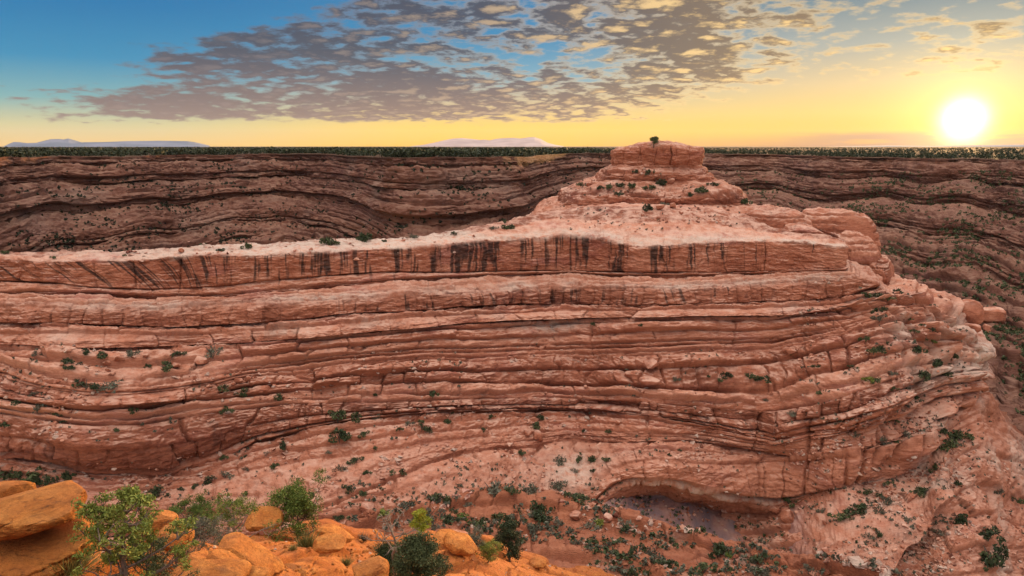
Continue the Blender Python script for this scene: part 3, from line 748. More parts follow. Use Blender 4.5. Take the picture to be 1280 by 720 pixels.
# ---- canyon floor right of the wall: talus and the wash
def talus():
    y0 = line([(-200, 630), (900, 640), (960, 634), (1000, 626), (1045, 612), (1105, 602), (1140, 588), (1160, 566), (1178, 532), (1200, 506), (1225, 488), (1242, 498), (1262, 520), (1420, 560)])
    r14 = prof[-2][1]
    kk = 1160 + 200
    rT = np.where(PXD < 1160, r14 + 1.5, r14[kk] + 1.5 + (PXD - 1160) * .75)
    rT = blur1(rT, 10)
    ys = [y0] + [y0 * (1 - t) + line([(-200, 760), (1420, 770)]) * t for t in (.12, .3, .55, .8, 1.0)]
    L = [(y0, rT, -ray(PXD, y0)[2] * rT)]
    r, z = L[0][1], L[0][2]
    for yk, a in zip(ys[1:], (26, 22, 19, 17, 15)):
        r, z = step_down(r, z, yk, a); L.append((yk, r, z))
    ends = [1247, 1266, 1274, 1280, 1290, 1300]
    cols = np.arange(900, 1100.1, .5)
    G, v = sheet(L, ends, [20, 40, 50, 50, 40], cols, None, 0, 1100., ext=(30, 60, -26))
    # the back side falls away to the far canyon
    G[:, -30:, 2] -= (np.linspace(0, 1, 31)[1:] ** 1.3 * 45)[None, :]
    N = normals(G)
    if N[len(N) // 2, 100, 2] < 0: N = -N
    bk, bst = beds(len(v), np.cumsum([0, 20, 40, 50, 50, 40]).astype(float), 2, 77, None, (.1, .5))
    rowpos = np.arange(len(v), dtype=float)[:, None] + np.zeros(G.shape[:2])
    G2, tone, bi, bf = strata(G, N, rowpos, bk, bst * .6, np.full(G.shape[:2], 1.2), 14, joint=np.full(G.shape[:2], .4), rough=(1.8, 1.1, .35), big=(4.0, 26.), notch=.9)
    pale = np.clip(1.8 * perlin(G2 / 16 + 8) + .1, 0, 1) * .8
    z0 = 0 * pale
    finish_sheet('talus_slope', G2, MAT_WALL, {'tone': tone, 'pale': pale, 'streak': z0, 'varnish': z0 + .4, 'soil': z0 + .7})
    return L
TAL = talus()


# ---- hill between the rim and the wash, and the orange rim slope in front
def rsheet(name, specs, segrows, cols, seed, mat, amp, bedk, rough, big, ext=None, ends=None, soilv=.6, joint=.4, masks=None, notch=.8, lat=14.):
    L = []
    for yk, rk in specs:
        y = line(yk) if isinstance(yk, list) else yk
        r = line(rk, 14) if isinstance(rk, list) else rk
        L.append((y, r, -ray(PXD, y)[2] * r))
    G, v = sheet(L, ends or [None] * len(L), segrows, cols, None, 0, 0, ext, smooth_v=2.0)
    N = normals(G)
    if N[len(N) // 2, len(cols) // 2, 2] < 0: N = -N
    bk, bst = beds(len(v), np.cumsum([0] + segrows).astype(float), int(bedk), seed, None, (.1, .7))
    rowpos = np.arange(len(v), dtype=float)[:, None] + np.zeros(G.shape[:2])
    G2, tone, bi, bf = strata(G, N, rowpos, bk, bst * .8, np.full(G.shape[:2], amp), seed, joint=np.full(G.shape[:2], joint), rough=rough, big=big, notch=notch, lat=lat, blockw=lat / 26.)
    G2 = G2 - N * float(np.mean(((G2 - G) * N).sum(-1)))
    z0 = 0 * tone
    at = {'tone': tone, 'pale': z0, 'streak': z0, 'varnish': z0 + .4, 'soil': z0 + soilv}
    if masks: at.update(masks(G2, v, z0))
    finish_sheet(name, G2, mat, at)
    return L


yMc = line([(-200, 700), (300, 690), (380, 668), (430, 655), (480, 640), (520, 625), (560, 615), (600, 609), (640, 607), (700, 612), (750, 622), (800, 638), (850, 653), (900, 666), (950, 678), (1000, 690), (1060, 700), (1120, 716), (1200, 742), (1420, 800)], 6)
rMc = line([(-200, 110), (430, 118), (560, 138), (640, 146), (750, 146), (850, 138), (950, 128), (1060, 118), (1200, 110), (1420, 100)], 14)
def drop(y, r, dr, dz):
    z = -ray(PXD, y)[2] * r
    r2 = r + dr; td = -(z - dz) / r2
    # photo row for that tangent (approximately constant per column)
    yy = HOR + (td * FPX) / (1 + td * math.tan(PITCH)) / math.cos(PITCH) ** 2
    lo, hi = np.full_like(td, 100.0), np.full_like(td, 3000.0)
    for _ in range(50):
        m = (lo + hi) / 2; big_ = ray(PXD, m)[2] < td
        lo = np.where(big_, m, lo); hi = np.where(big_, hi, m)
    return (lo + hi) / 2, r2

yd1, rd1 = drop(yMc, rMc, 6, 4.); yd2, rd2 = drop(yMc, rMc, 30, 34.)
yF = line([(-200, 660), (0, 658), (100, 665), (180, 668), (240, 664), (300, 660), (345, 658), (400, 650), (420, 651), (440, 658), (480, 669), (520, 667), (560, 666), (600, 671), (640, 687), (700, 702), (740, 711), (790, 725), (900, 765), (1100, 850), (1420, 960)], 5)
rF = line([(-200, 18), (0, 20), (150, 26), (300, 34), (400, 39), (480, 43), (560, 48), (640, 53), (700, 56), (790, 60), (1000, 64), (1420, 66)], 14)
yfd1, rfd1 = drop(yF, rF, 4, 4.); yfd2, rfd2 = drop(yF, rF, 14, 20.)
mid = lambda a, b, t: a * (1 - t) + b * t
yM0 = line([(-200, 900), (1420, 1000)]); rM0 = line([(-200, 62), (560, 66), (800, 74), (1000, 84), (1420, 84)])
def mid_masks(G2, v, z0):
    return {'pale': np.clip(2.2 * perlin(G2 / 9) - .35, 0, 1) * .55, 'varnish': z0 + .5}
MIDL = rsheet('shrubby_hill', [(yd2, rd2), (yd1, rd1), (yMc, rMc), (mid(yMc, yM0, .10), mid(rMc, rM0, .16)), (mid(yMc, yM0, .24), mid(rMc, rM0, .42)), (mid(yMc, yM0, .5), mid(rMc, rM0, .72)), (yM0, rM0)],
              [16, 10, 40, 60, 70, 40], np.arange(280, 1300.1, .8), 51, MAT_MID, 1.2, 2.2, (1.1, .9, .28), (1.7, 16.), masks=mid_masks, soilv=.7)
yF0 = line([(-200, 1000), (1420, 1100)]); rF0 = line([(-200, 7), (300, 9), (600, 12), (1420, 18)])
RIML = rsheet('rim_slope', [(yfd2, rfd2), (yfd1, rfd1), (yF, rF), (mid(yF, yF0, .06), mid(rF, rF0, .14)), (mid(yF, yF0, .16), mid(rF, rF0, .36)), (mid(yF, yF0, .40), mid(rF, rF0, .66)), (yF0, rF0)],
              [14, 12, 40, 70, 80, 50], np.arange(-160, 1000.1, .75), 61, MAT_NEAR, .32, 2.5, (.45, .30, .09), (.7, 6.), soilv=.55, lat=5., joint=.6)

# ------------------------------------------------------------------ finding the ground under a photo pixel
_allv = np.concatenate([v for n_, v, q in SURF if n_ != 'plateau_ground'])
_allu = np.concatenate([q for n_, v, q in SURF if n_ != 'plateau_ground'])
def _splat(P, cell=1.25):
    u, w, d = proj(P)
    n, m = int(1500 / cell), int(900 / cell)
    i = np.floor((u + 100) / cell).astype(int); j = np.floor((w + 50) / cell).astype(int)
    ok = (i >= 0) & (i < n) & (j >= 0) & (j < m) & (P[:, 1] > 2)
    idx = np.nonzero(ok)[0]; idx = idx[np.argsort(-d[idx], kind='stable')]
    buf = np.full((m, n), -1, np.int64); buf[j[idx], i[idx]] = idx
    return buf, cell
BUF, CELL = _splat(_allv)
DIST = np.linalg.norm(_allv, axis=1)


def ground(px, py, up=.0, reach=8):
    """world point seen at a photo pixel; with up, the closest spot that faces up at least that much (None if there is none near)"""
    i = int((px + 100) / CELL); j = int((py + 50) / CELL)
    first = None
    for rad in range(0, reach + 1):
        w = BUF[max(j - rad, 0):j + rad + 1, max(i - rad, 0):i + rad + 1]
        w = w[w >= 0]
        if len(w) and first is None: first = w[np.argmin(DIST[w])]
        if first is not None:
            w = w[(_allu[w] >= up) & (np.abs(DIST[w] / DIST[first] - 1) < .12)]
            if len(w): return _allv[w[np.argmin(DIST[w])]].copy()
    return None


def perpx(P):
    return float(P[1] * cp - P[2] * sp) / FPX          # metres per photo pixel at that point


def low_ground(x, y, fallback, reach=1.2):
    m = (np.abs(_allv[:, 0] - x) < reach) & (np.abs(_allv[:, 1] - y) < reach)
    return float(_allv[m, 2].max()) if m.any() else fallback


# ------------------------------------------------------------------ plants
def leaf_material(name, a, b, c, rough=.7):
    m, nt, bs = new_mat(name)
    oi = nt.new('ShaderNodeObjectInfo'); geo = nt.new('ShaderNodeNewGeometry')
    n = nt.noise(geo.outputs['Position'], 2.2, 3, .6)
    f = nt.math('ADD', nt.math('MULTIPLY', oi.outputs['Random'], .45), nt.math('ADD', nt.math('MULTIPLY', geo.outputs['Random Per Island'], .4), nt.math('MULTIPLY', n, .4)))
    col = nt.ramp(f, [(.25, a), (.6, b), (.95, c)])
    nt.put(bs.inputs['Base Color'], col); bs.inputs['Roughness'].default_value = rough
    bs.inputs['Specular IOR Level'].default_value = .2
    return m


def bark_material(name, a, b):
    m, nt, bs = new_mat(name)
    tc = nt.new('ShaderNodeTexCoord')
    n = nt.noise(nt.vmath('MULTIPLY', tc.outputs['Object'], (1, 1, .25)), 22, 5, .7)
    nt.put(bs.inputs['Base Color'], nt.mix(nt.rng(n, .3, .7), a, b)); bs.inputs['Roughness'].default_value = .95
    bp = nt.new('ShaderNodeBump'); bp.inputs['Strength'].default_value = .6; bp.inputs['Distance'].default_value = .02
    nt.put(bp.inputs['Height'], n); nt.put(bs.inputs['Normal'], bp.outputs[0])
    return m


LEAF_DARK = leaf_material('juniper_leaf', (.016, .026, .012), (.038, .055, .022), (.085, .105, .042))
LEAF_WOOD = leaf_material('far_woodland_leaf', (.008, .014, .007), (.018, .028, .012), (.035, .045, .02))
LEAF_SAGE = leaf_material('sage_leaf', (.045, .05, .035), (.085, .09, .062), (.14, .14, .10))
LEAF_GREEN = leaf_material('bright_pinyon_leaf', (.045, .075, .014), (.095, .135, .024), (.19, .21, .04))
LEAF_LIME = leaf_material('lime_leaf', (.16, .20, .02), (.30, .33, .03), (.42, .42, .05))
LEAF_STRAW = leaf_material('dry_grass_blade', (.10, .10, .03), (.17, .16, .05), (.26, .22, .08))
BARK = bark_material('juniper_bark', (.045, .032, .024), (.15, .115, .09))
DEADWOOD = bark_material('dead_grey_wood', (.09, .065, .05), (.27, .21, .165))


def leaf_quads(C, size, rnd, upness=.3, slim=.5):
    """one small bent-free quad per centre"""
    n = len(C)
    d = rnd.normal(size=(n, 3)); d[:, 2] += upness; d /= np.linalg.norm(d, axis=1)[:, None]
    e = rnd.normal(size=(n, 3)); e -= d * (e * d).sum(1)[:, None]; e /= np.linalg.norm(e, axis=1)[:, None] + 1e-9
    s = size * rnd.uniform(.6, 1.3, n)[:, None]
    a = d * s; b = e * s * slim
    V = np.stack([C - a * .5 - b * .3, C + b * .5, C + a * .6 , C - b * .5 + a * .1], 1).reshape(-1, 3)
    return V, np.arange(4 * n).reshape(n, 4)


def tube_rings(path, rad, sides=6):
    path = np.asarray(path, float); n = len(path)
    T = np.gradient(path, axis=0); T /= np.linalg.norm(T, axis=1)[:, None] + 1e-9
    ref = np.array([0.3, .9, .2]); A = np.cross(T, ref); A /= np.linalg.norm(A, axis=1)[:, None] + 1e-9
    B = np.cross(T, A)
    th = np.linspace(0, 2 * np.pi, sides, endpoint=False)
    r = np.asarray(rad, float)[:, None, None]
    V = path[:, None] + r * (A[:, None] * np.cos(th)[None, :, None] + B[:, None] * np.sin(th)[None, :, None])
    return V.reshape(-1, 3), grid_faces(n, sides, True)


class Acc:
    def __init__(s): s.V, s.F, s.n = [], [], 0
    def add(s, V, F):
        s.V.append(V); s.F.append(F + s.n); s.n += len(V)
    def mesh(s, name, mat, smooth=False):
        return raw_mesh(name, np.concatenate(s.V), np.concatenate(s.F), mat, smooth=smooth)


def shrub_mesh(seed, mat, n=300, flat=.62, size=.15, lobes=9):
    """unit shrub, one metre across, several uneven lobes of small leaves on a few stems"""
    rnd = np.random.RandomState(seed)
    acc = Acc(); C = []
    for k in range(lobes):
        a = rnd.uniform(0, 2 * np.pi); r = rnd.uniform(.04, .46)
        c = np.array([math.cos(a) * r, math.sin(a) * r, rnd.uniform(.12, .55) * flat * (1.15 - r)])
        rad = rnd.uniform(.07, .21)
        m = int(n / lobes * (rad / .17) ** 2)
        p = rnd.normal(size=(m, 3)); p /= np.linalg.norm(p, axis=1)[:, None]
        p *= rad * rnd.uniform(.35, 1.12, m)[:, None] ** .7; p[:, 2] *= .8
        C.append(c + p)
    C = np.concatenate(C); C[:, 2] = np.maximum(C[:, 2], .02)
    V, F = leaf_quads(C, size, rnd, .35)
    nl = len(F)
    acc.add(V, F)
    for k in range(5):
        a = rnd.uniform(0, 2 * np.pi); tip = np.array([math.cos(a) * .3, math.sin(a) * .3, rnd.uniform(.25, .5)])
        pth = np.array([[0, 0, -.15], tip * [.3, .3, .35], tip])
        acc.add(*tube_rings(pth, [.03, .02, .008], 4))
    V = np.concatenate(acc.V); F = np.concatenate(acc.F)
    mi = np.zeros(len(F), int); mi[nl:] = 1
    return raw_mesh('shrub', V, F, [mat, BARK], smooth=False, mat_idx=mi)


SHRUBS = {'dark': [shrub_mesh(100 + i, LEAF_DARK, 420, size=.13) for i in range(6)],
          'grey': [shrub_mesh(200 + i, LEAF_SAGE, 340, size=.11, flat=.5) for i in range(3)],
          'green': [shrub_mesh(300 + i, LEAF_GREEN, 420, size=.12) for i in range(3)]}
ORD = ['first', 'second', 'third', 'fourth', 'fifth', 'sixth', 'seventh', 'eighth', 'ninth', 'tenth', 'eleventh', 'twelfth', 'thirteenth', 'fourteenth', 'fifteenth', 'sixteenth', 'seventeenth', 'eighteenth', 'nineteenth']
TENS = {20: 'twenti', 30: 'thirti', 40: 'forti', 50: 'fifti', 60: 'sixti', 70: 'seventi'}
def nth(k):
    if k < 19: return ORD[k]
    k += 1; t, o = k // 10 * 10, k % 10
    w = TENS[t]
    return (w + 'eth') if o == 0 else w[:-1] + 'y-' + ORD[o - 1]


def small_plants(zone, spots, group, greyp=.12, greenp=.0, seed=1):
    """spots: photo pixel of the foot and width in photo pixels"""
    rnd = random.Random(seed)
    spots = sorted(spots)
    kinds = []
    for k, s in enumerate(spots):
        q = rnd.random()
        kinds.append(s[3] if len(s) > 3 else ('grey' if q < greyp else 'green' if q < greyp + greenp else 'dark'))
    word = {'dark': 'dark green', 'grey': 'grey-green', 'green': 'bright green'}
    seen = {}
    for s, kd in zip(spots, kinds):
        px, py, w = s[:3]
        P = ground(px, py, .5, 5)
        if P is None: P = ground(px, py)
        if P is None: continue
        sc = w * perpx(P) * 1.42
        o = bpy.data.objects.new('shrub', rnd.choice(SHRUBS[kd]))
        link(o); o.location = (P[0], P[1], P[2] - .06 * sc); o.rotation_euler = (0, 0, rnd.uniform(0, 6.28))
        sc *= rnd.uniform(.8, 1.25); o.scale = (sc * rnd.uniform(.8, 1.25), sc * rnd.uniform(.8, 1.25), sc * rnd.uniform(.75, 1.3))
        sz = 'tiny' if w <= 8 else 'small' if w <= 12 else 'broad' if w >= 18 else 'bushy'
        key = (sz, kd); i = seen.get(key, 0); seen[key] = i + 1
        o['_k'] = i
        tag(o, '%s %s shrub on %s, %s from left' % (sz, word[kd], zone, nth(i)), 'shrub', group)
        del o['_k']


A_ = [(44, 444, 10), (86, 450, 10), (107, 442, 10), (98, 455, 6), (125, 451, 16), (164, 443, 12), (188, 455, 8), (207, 461, 15), (222, 443, 12), (268, 447, 17), (100, 473, 10), (85, 461, 10), (131, 483, 20), (104, 487, 14), (7, 316, 8)]
small_plants('the wide left ledge', A_[:-1], 'shrubs on the wide ledge', .3, 0, 1)
B_ = [(46, 512, 18), (19, 504, 10), (44, 493, 8), (72, 518, 10), (79, 525, 6), (7, 533, 12), (165, 514, 9), (145, 538, 6), (284, 515, 10), (304, 493, 12), (281, 487, 10)]
small_plants('the beds above the cave', B_, 'shrubs above the cave', .15, 0, 2)
C_ = [(349, 496, 12), (420, 522, 20), (445, 524, 14), (471, 523, 9), (427, 552, 16), (457, 546, 12), (354, 560, 10), (335, 568, 8), (343, 582, 9), (424, 588, 11), (444, 577, 11), (410, 567, 7), (501, 541, 7), (511, 529, 9), (528, 538, 9), (537, 539, 6), (527, 528, 6), (562, 526, 11), (566, 515, 6), (542, 496, 12), (471, 492, 6), (459, 592, 8), (451, 602, 9), (454, 617, 12), (435, 615, 9), (491, 590, 10), (505, 590, 9), (391, 620, 9), (425, 622, 5), (410, 598, 7), (446, 622, 5), (615, 522, 8), (604, 538, 7), (469, 562, 9)]
small_plants('the pink slope', C_, 'shrubs on the pink slope', .28, 0, 3)
D_ = [(8, 594, 26), (26, 597, 26), (42, 600, 24), (56, 603, 14)]
small_plants('the shaded cave hollow', D_, 'shrubs in the shaded hollow', 0, 0, 4)
E_ = [(82, 596, 16), (261, 603, 20), (280, 596, 15), (226, 612, 11), (244, 609, 9), (195, 618, 14), (209, 619, 8), (282, 574, 8), (308, 587, 8), (304, 568, 8), (284, 629, 9), (307, 619, 7)]
small_plants('the slope below the cave', E_, 'shrubs below the cave', .15, 0, 5)
F_ = [(674, 523, 8), (669, 533, 11), (701, 578, 15), (724, 575, 12), (740, 576, 13), (757, 575, 11), (718, 589, 10, 'grey'), (696, 589, 5), (849, 563, 7), (837, 569, 5), (762, 539, 7), (728, 538, 6), (742, 589, 5), (726, 567, 5), (651, 567, 10), (907, 470, 14), (845, 475, 8), (852, 476, 8, 'grey'), (886, 471, 6), (901, 475, 7), (950, 474, 14), (939, 472, 10), (955, 501, 6), (739, 406, 8), (803, 405, 6)]
small_plants('the middle wall beds', F_, 'shrubs on the middle wall', .2, 0, 6)
G_ = [(1087, 370, 14), (1099, 372, 12), (1111, 375, 9), (1122, 366, 14), (1101, 388, 10), (1090, 391, 8), (1085, 405, 14), (1100, 400, 8), (1080, 426, 11), (1145, 414, 11), (1167, 413, 9), (1181, 412, 7), (1137, 399, 8), (1101, 439, 12), (1091, 440, 8), (1110, 432, 9), (1122, 439, 9), (1146, 439, 13), (1167, 428, 8), (1157, 424, 8), (1072, 451, 13), (1067, 459, 9), (1020, 457, 9), (985, 440, 7), (1172, 455, 11), (1189, 448, 9), (1186, 456, 6), (1152, 407, 6),
      (1057, 475, 9), (1086, 476, 14), (1097, 478, 10), (1113, 466, 9), (1116, 486, 8), (1082, 485, 6), (1155, 473, 15), (1182, 469, 12), (1171, 456, 12), (1144, 497, 9), (1036, 495, 11), (1024, 492, 7), (990, 518, 9), (1006, 504, 10), (1008, 516, 11), (1035, 483, 7), (1135, 508, 6), (1119, 528, 8), (1069, 546, 9), (1106, 548, 8), (1108, 555, 9), (1121, 552, 8), (1132, 546, 11)]
small_plants('the pale right flank', G_, 'shrubs on the pale flank', .22, .06, 7)
H_ = [(1080, 617, 16), (1101, 619, 12), (1112, 627, 14), (1110, 604, 10), (1139, 605, 10), (1152, 618, 20), (1172, 591, 16), (1177, 560, 20), (1190, 555, 16), (1192, 532, 22), (1202, 549, 20), (1182, 543, 16), (1195, 605, 11), (1245, 604, 14), (1251, 617, 14), (1260, 625, 14), (1237, 626, 8), (985, 628, 14), (1075, 641, 22), (1052, 647, 15), (1020, 658, 14), (1087, 673, 14), (1097, 668, 10), (1144, 670, 11), (1134, 650, 10), (1101, 640, 10), (1087, 694, 16), (1097, 702, 12), (1069, 689, 12), (1172, 665, 11), (1126, 689, 8), (1201, 653, 14), (1235, 671, 16), (1264, 625, 12), (1252, 637, 9), (1028, 640, 10), (1222, 706, 26), (1240, 703, 28), (1258, 699, 24), (1230, 694, 22)]
small_plants('the right talus slope', H_, 'shrubs on the talus', .22, 0, 8)
I_ = [(618, 615, 26), (641, 615, 14), (665, 615, 26), (695, 612, 18), (549, 626, 18), (570, 624, 12), (606, 625, 9), (641, 625, 14), (478, 644, 20), (505, 632, 12), (423, 648, 10), (536, 646, 16), (551, 640, 10), (569, 640, 10), (583, 647, 14), (623, 648, 14), (613, 637, 11), (672, 641, 18), (669, 649, 16), (682, 651, 14), (597, 658, 16), (603, 663, 12), (638, 659, 12), (665, 663, 18), (631, 671, 16), (688, 665, 14), (711, 620, 8), (728, 624, 16), (741, 627, 10), (747, 653, 15), (757, 660, 17), (736, 661, 18, 'grey'), (782, 664, 17), (698, 652, 10), (770, 693, 16), (759, 685, 14), (785, 711, 14), (851, 668, 14), (866, 678, 13), (872, 665, 8), (784, 661, 16), (801, 669, 12), (815, 695, 22), (797, 691, 16), (784, 699, 14), (898, 693, 24), (914, 697, 14), (955, 699, 18), (939, 701, 12), (951, 718, 16), (1056, 719, 28), (837, 708, 16), (878, 715, 20), (823, 672, 10), (788, 719, 14), (1012, 716, 14), (650, 640, 10, 'grey'), (560, 652, 14), (545, 660, 12, 'grey'), (585, 632, 10, 'grey'), (520, 648, 12, 'grey'), (700, 672, 12), (720, 680, 14, 'grey')]
small_plants('the red hill', I_, 'shrubs on the red hill', .34, .06, 9)
J_ = [(811, 218, 10), (825, 231, 14), (811, 236, 9), (762, 236, 11), (750, 236, 8), (774, 233, 9), (789, 234, 8), (879, 239, 13), (892, 232, 11), (862, 244, 6), (847, 236, 7), (809, 262, 12), (829, 256, 9), (842, 255, 5), (774, 243, 9), (791, 290, 7), (744, 243, 5), (727, 231, 10), (931, 254, 10), (960, 273, 10), (795, 214, 7)]
small_plants('the steps of the butte', J_, 'shrubs on the butte', .1, 0, 10)
K_ = [(7, 317, 8), (67, 323, 8), (254, 312, 10), (275, 313, 10), (310, 311, 9), (156, 319, 5), (409, 304, 12), (416, 305, 12), (456, 300, 16), (480, 302, 5), (517, 297, 10), (567, 293, 5), (636, 286, 14), (632, 278, 8), (614, 286, 10)]
small_plants('the white rim bench', K_, 'shrubs on the rim bench', .1, 0, 11)


# ---- scrub too far and too many to count, on the far walls; woodland on the plateau
def scatter(name, P, S, seed, mat, per=16, leaf=.55, kind='stuff', tall=.7):
    rnd = np.random.RandomState(seed)
    n = len(P)
    C = rnd.normal(size=(n, per, 3)); C /= np.linalg.norm(C, axis=2, keepdims=True)
    C *= rnd.uniform(.4, 1.0, (n, per, 1)) * np.array([.5, .5, .42 * tall / .7])
    C[..., 2] += .36 * tall / .7
    C = P[:, None] + C * S[:, None, None]
    V, F = leaf_quads(C.reshape(-1, 3), 1.0, rnd, .2, .8)
    ctr = np.repeat(C.reshape(-1, 3), 4, axis=0); sc = np.repeat(np.repeat(S, per), 4)[:, None] * leaf
    V = ctr + (V - ctr) * sc
    me = raw_mesh(name, V, F, mat, smooth=False)
    o = link(bpy.data.objects.new(name, me)); tag(o, kind=kind)
    return o


def pick(G, n, seed, test, jitter=0):
    rnd = np.random.RandomState(seed)
    N = normals(G); up = np.abs(N[..., 2])
    w = test(G, up).astype(float).ravel(); w = np.clip(w, 0, None)
    idx = rnd.choice(len(w), n, p=w / w.sum(), replace=False)
    return G.reshape(-1, 3)[idx]


def clump(G, s, off, lo=.0):
    return np.clip(perlin(G / s + off) * 2.2 + lo, 0, 1)


Pw = pick(LG, 3600, 5, lambda G, up: (np.abs(up) > .45) * (clump(G * np.array([1, 1, 4.]), 60., 4., .05) + .06) * (G[..., 2] < -14))
o = scatter('far_scrub', Pw, np.random.RandomState(3).uniform(1.2, 3.2, len(Pw)), 6, LEAF_WOOD, 12)
tag(o, 'dark scrub scattered along the ledges of the shaded far west wall', 'scrub')
u_, v_, d_ = proj(RG)
Pe = pick(RG, 6500, 7, lambda G, up: (np.abs(up) > .40) * (clump(G, 40., 9., .30) + .06) * (G[..., 2] < -14) * np.where(u_ > 1020, 1, .5) * (v_ > 215) * (v_ < 760) * (d_ / 500.) ** 1.0)
o = scatter('east_slope_scrub', Pe, np.random.RandomState(4).uniform(1.4, 3.6, len(Pe)), 8, LEAF_DARK, 14, leaf=.42)
tag(o, 'dark scrub dotting the long red slope below the sun', 'scrub')


def woodland():
    rnd = np.random.RandomState(12)
    n = 26000
    px = rnd.uniform(-60, 1340, n)
    k = rnd.uniform(0, 1, n) ** 2.2
    rim = np.where(px < 800, np.interp(px, PXD, rl), np.interp(px, PXD, rr_))
    r = rim * 1.02 + 8 + k * 5200
    yy = np.where(px < 800, np.interp(px, PXD, yl0), np.interp(px, PXD, yr0))
    zr = np.where(px < 800, np.interp(px, PXD, ZL), np.interp(px, PXD, ZR))
    kk = r / rim; t = np.clip((kk - 1) / 1.2, 0, 1)
    z = zr * (1 - t) - 9.0 * t - .3 + 0 * k
    ex, ey, _ = ray(px, np.full(n, 185.0))
    P = np.stack([ex * r, ey * r, z], -1)
    keep = (rnd.uniform(size=n) < .15 + .85 * clump(P, 110., 2., .45)) & ~((px > 760) & (px < 872) & (r < 700))
    P = P[keep]
    S = rnd.uniform(3.2, 8.0, len(P)) * np.where(P[:, 0] > 150, .62, 1)
    o = scatter('plateau_woodland', P, S, 13, LEAF_WOOD, 20, leaf=.36, tall=.95)
    tag(o, 'dark green pinyon and juniper woodland covering the plateau to the horizon', 'woodland')
woodland()


# ---- broken stone lying on ledges and slopes, beyond counting
def rubble(name, P, S, seed, mat, label):
    rnd = np.random.RandomState(seed)
    n = len(P)
    V0 = np.array([[1, 0, 0], [-1, 0, 0], [0, 1, 0], [0, -1, 0], [0, 0, .8], [0, 0, -.6], [.6, .6, .5], [-.6, .5, .55], [.5, -.6, -.3], [-.55, -.6, .4]], float)
    bm = bmesh.new()
    for c in V0: bm.verts.new(c)
    bmesh.ops.convex_hull(bm, input=bm.verts); bm.verts.ensure_lookup_table()
    vs_ = [v for v in bm.verts if v.link_faces]
    ix = {v: i for i, v in enumerate(vs_)}
    base = np.array([v.co[:] for v in vs_]); F0 = np.array([[ix[v] for v in f.verts] for f in bm.faces]); bm.free()
    m = len(base)
    V = base[None] * (1 + .35 * rnd.normal(size=(n, m, 1))) * (rnd.uniform(.55, 1.2, (n, 1, 3)))
    a = rnd.uniform(0, 6.28, n); c, s_ = np.cos(a)[:, None], np.sin(a)[:, None]
    V = np.stack([V[..., 0] * c - V[..., 1] * s_, V[..., 0] * s_ + V[..., 1] * c, V[..., 2]], -1)
    V = P[:, None] + V * S[:, None, None] * .5
    F = (F0[None] + (np.arange(n) * m)[:, None, None]).reshape(-1, 3)
    tone = np.repeat(rnd.uniform(size=n), m)
    pale = np.repeat((rnd.uniform(size=n) > .72) * .8, m)
    z = np.zeros(n * m)
    o = link(bpy.data.objects.new(name, raw_mesh(name, V.reshape(-1, 3), F, mat, {'tone': tone, 'pale': pale, 'streak': z, 'varnish': z, 'soil': z, 'grey': z}, smooth=False)))
    tag(o, label, 'rubble', kind='stuff')


def pick_px(n, seed, box, dens, far=66):
    """points on the wall, talus and hill inside a photo box, by a density function of (P, up)"""
    rnd = np.random.RandomState(seed); out = []
    while len(out) < n:
        px, py = rnd.uniform(box[0], box[2]), rnd.uniform(box[1], box[3])
        P = ground(px, py, .62, 0)
        if P is not None and P[1] > far and rnd.uniform() < dens(P): out.append(P)
    return np.array(out)


import bmesh
dn = lambda s, lo: (lambda P: float(np.clip(perlin((P[None] / s)) * 2.5 + lo, 0, 1)[0]))
Q = np.concatenate([pick_px(1500, 1, (0, 430, 1000, 640), dn(16., .10)), pick_px(900, 2, (1000, 350, 1200, 600), dn(14., .3)), pick_px(1500, 3, (980, 560, 1280, 720), dn(14., .35)), pick_px(260, 4, (720, 205, 920, 290), dn(12., .1)), pick_px(90, 14, (0, 290, 640, 330), dn(12., .1)), pick_px(320, 15, (750, 610, 985, 665), dn(5., .4))])
rubble('ledge_rubble', Q, np.random.RandomState(5).uniform(.35, 1.0, len(Q)) ** 2 * 1.7 + .2, 5, MAT_WALL, 'loose broken stone strewn over ledges and talus of the canyon wall')
Q = pick_px(1300, 6, (440, 610, 1120, 720), dn(9., .25))
rubble('hill_rubble', Q, np.random.RandomState(6).uniform(.3, 1.0, len(Q)) ** 2 * 1.1 + .15, 7, MAT_MID, 'loose red stone strewn over the shrubby hill')
Q = pick_px(700, 8, (100, 655, 800, 720), lambda P: 1.0 if P[1] < 62 and np.clip(perlin(P[None] / 3.)[0] * 2 + .35, 0, 1) > .3 else 0.0, far=0)
rubble('rim_rubble', Q, np.random.RandomState(7).uniform(.3, 1.0, len(Q)) ** 2.5 * .22 + .03, 9, MAT_NEAR, 'small orange stone chips covering the sandy rim slope')


# ---- low ground cover: dry tufts and seedlings no one could count
Q = np.concatenate([pick_px(420, 21, (0, 430, 1000, 640), dn(15., .15)), pick_px(420, 22, (1000, 360, 1240, 600), dn(12., .3)), pick_px(420, 23, (1000, 570, 1280, 720), dn(12., .3)), pick_px(900, 24, (400, 605, 1100, 720), dn(9., .3)), pick_px(120, 25, (700, 205, 930, 290), dn(9., .3))])
o = scatter('low_scrub', Q, np.random.RandomState(31).uniform(.35, 1.25, len(Q)), 33, LEAF_SAGE, 12, leaf=.5)
tag(o, 'low grey-green scrub and tufts covering ledges, talus and hill', 'scrub')
Q = pick_px(260, 26, (430, 608, 1100, 720), dn(9., .25))
o = scatter('dark_low_scrub', Q, np.random.RandomState(34).uniform(.5, 1.5, len(Q)), 35, LEAF_DARK, 14, leaf=.45)
tag(o, 'low dark scrub filling gaps between the larger shrubs of the red hill', 'scrub')


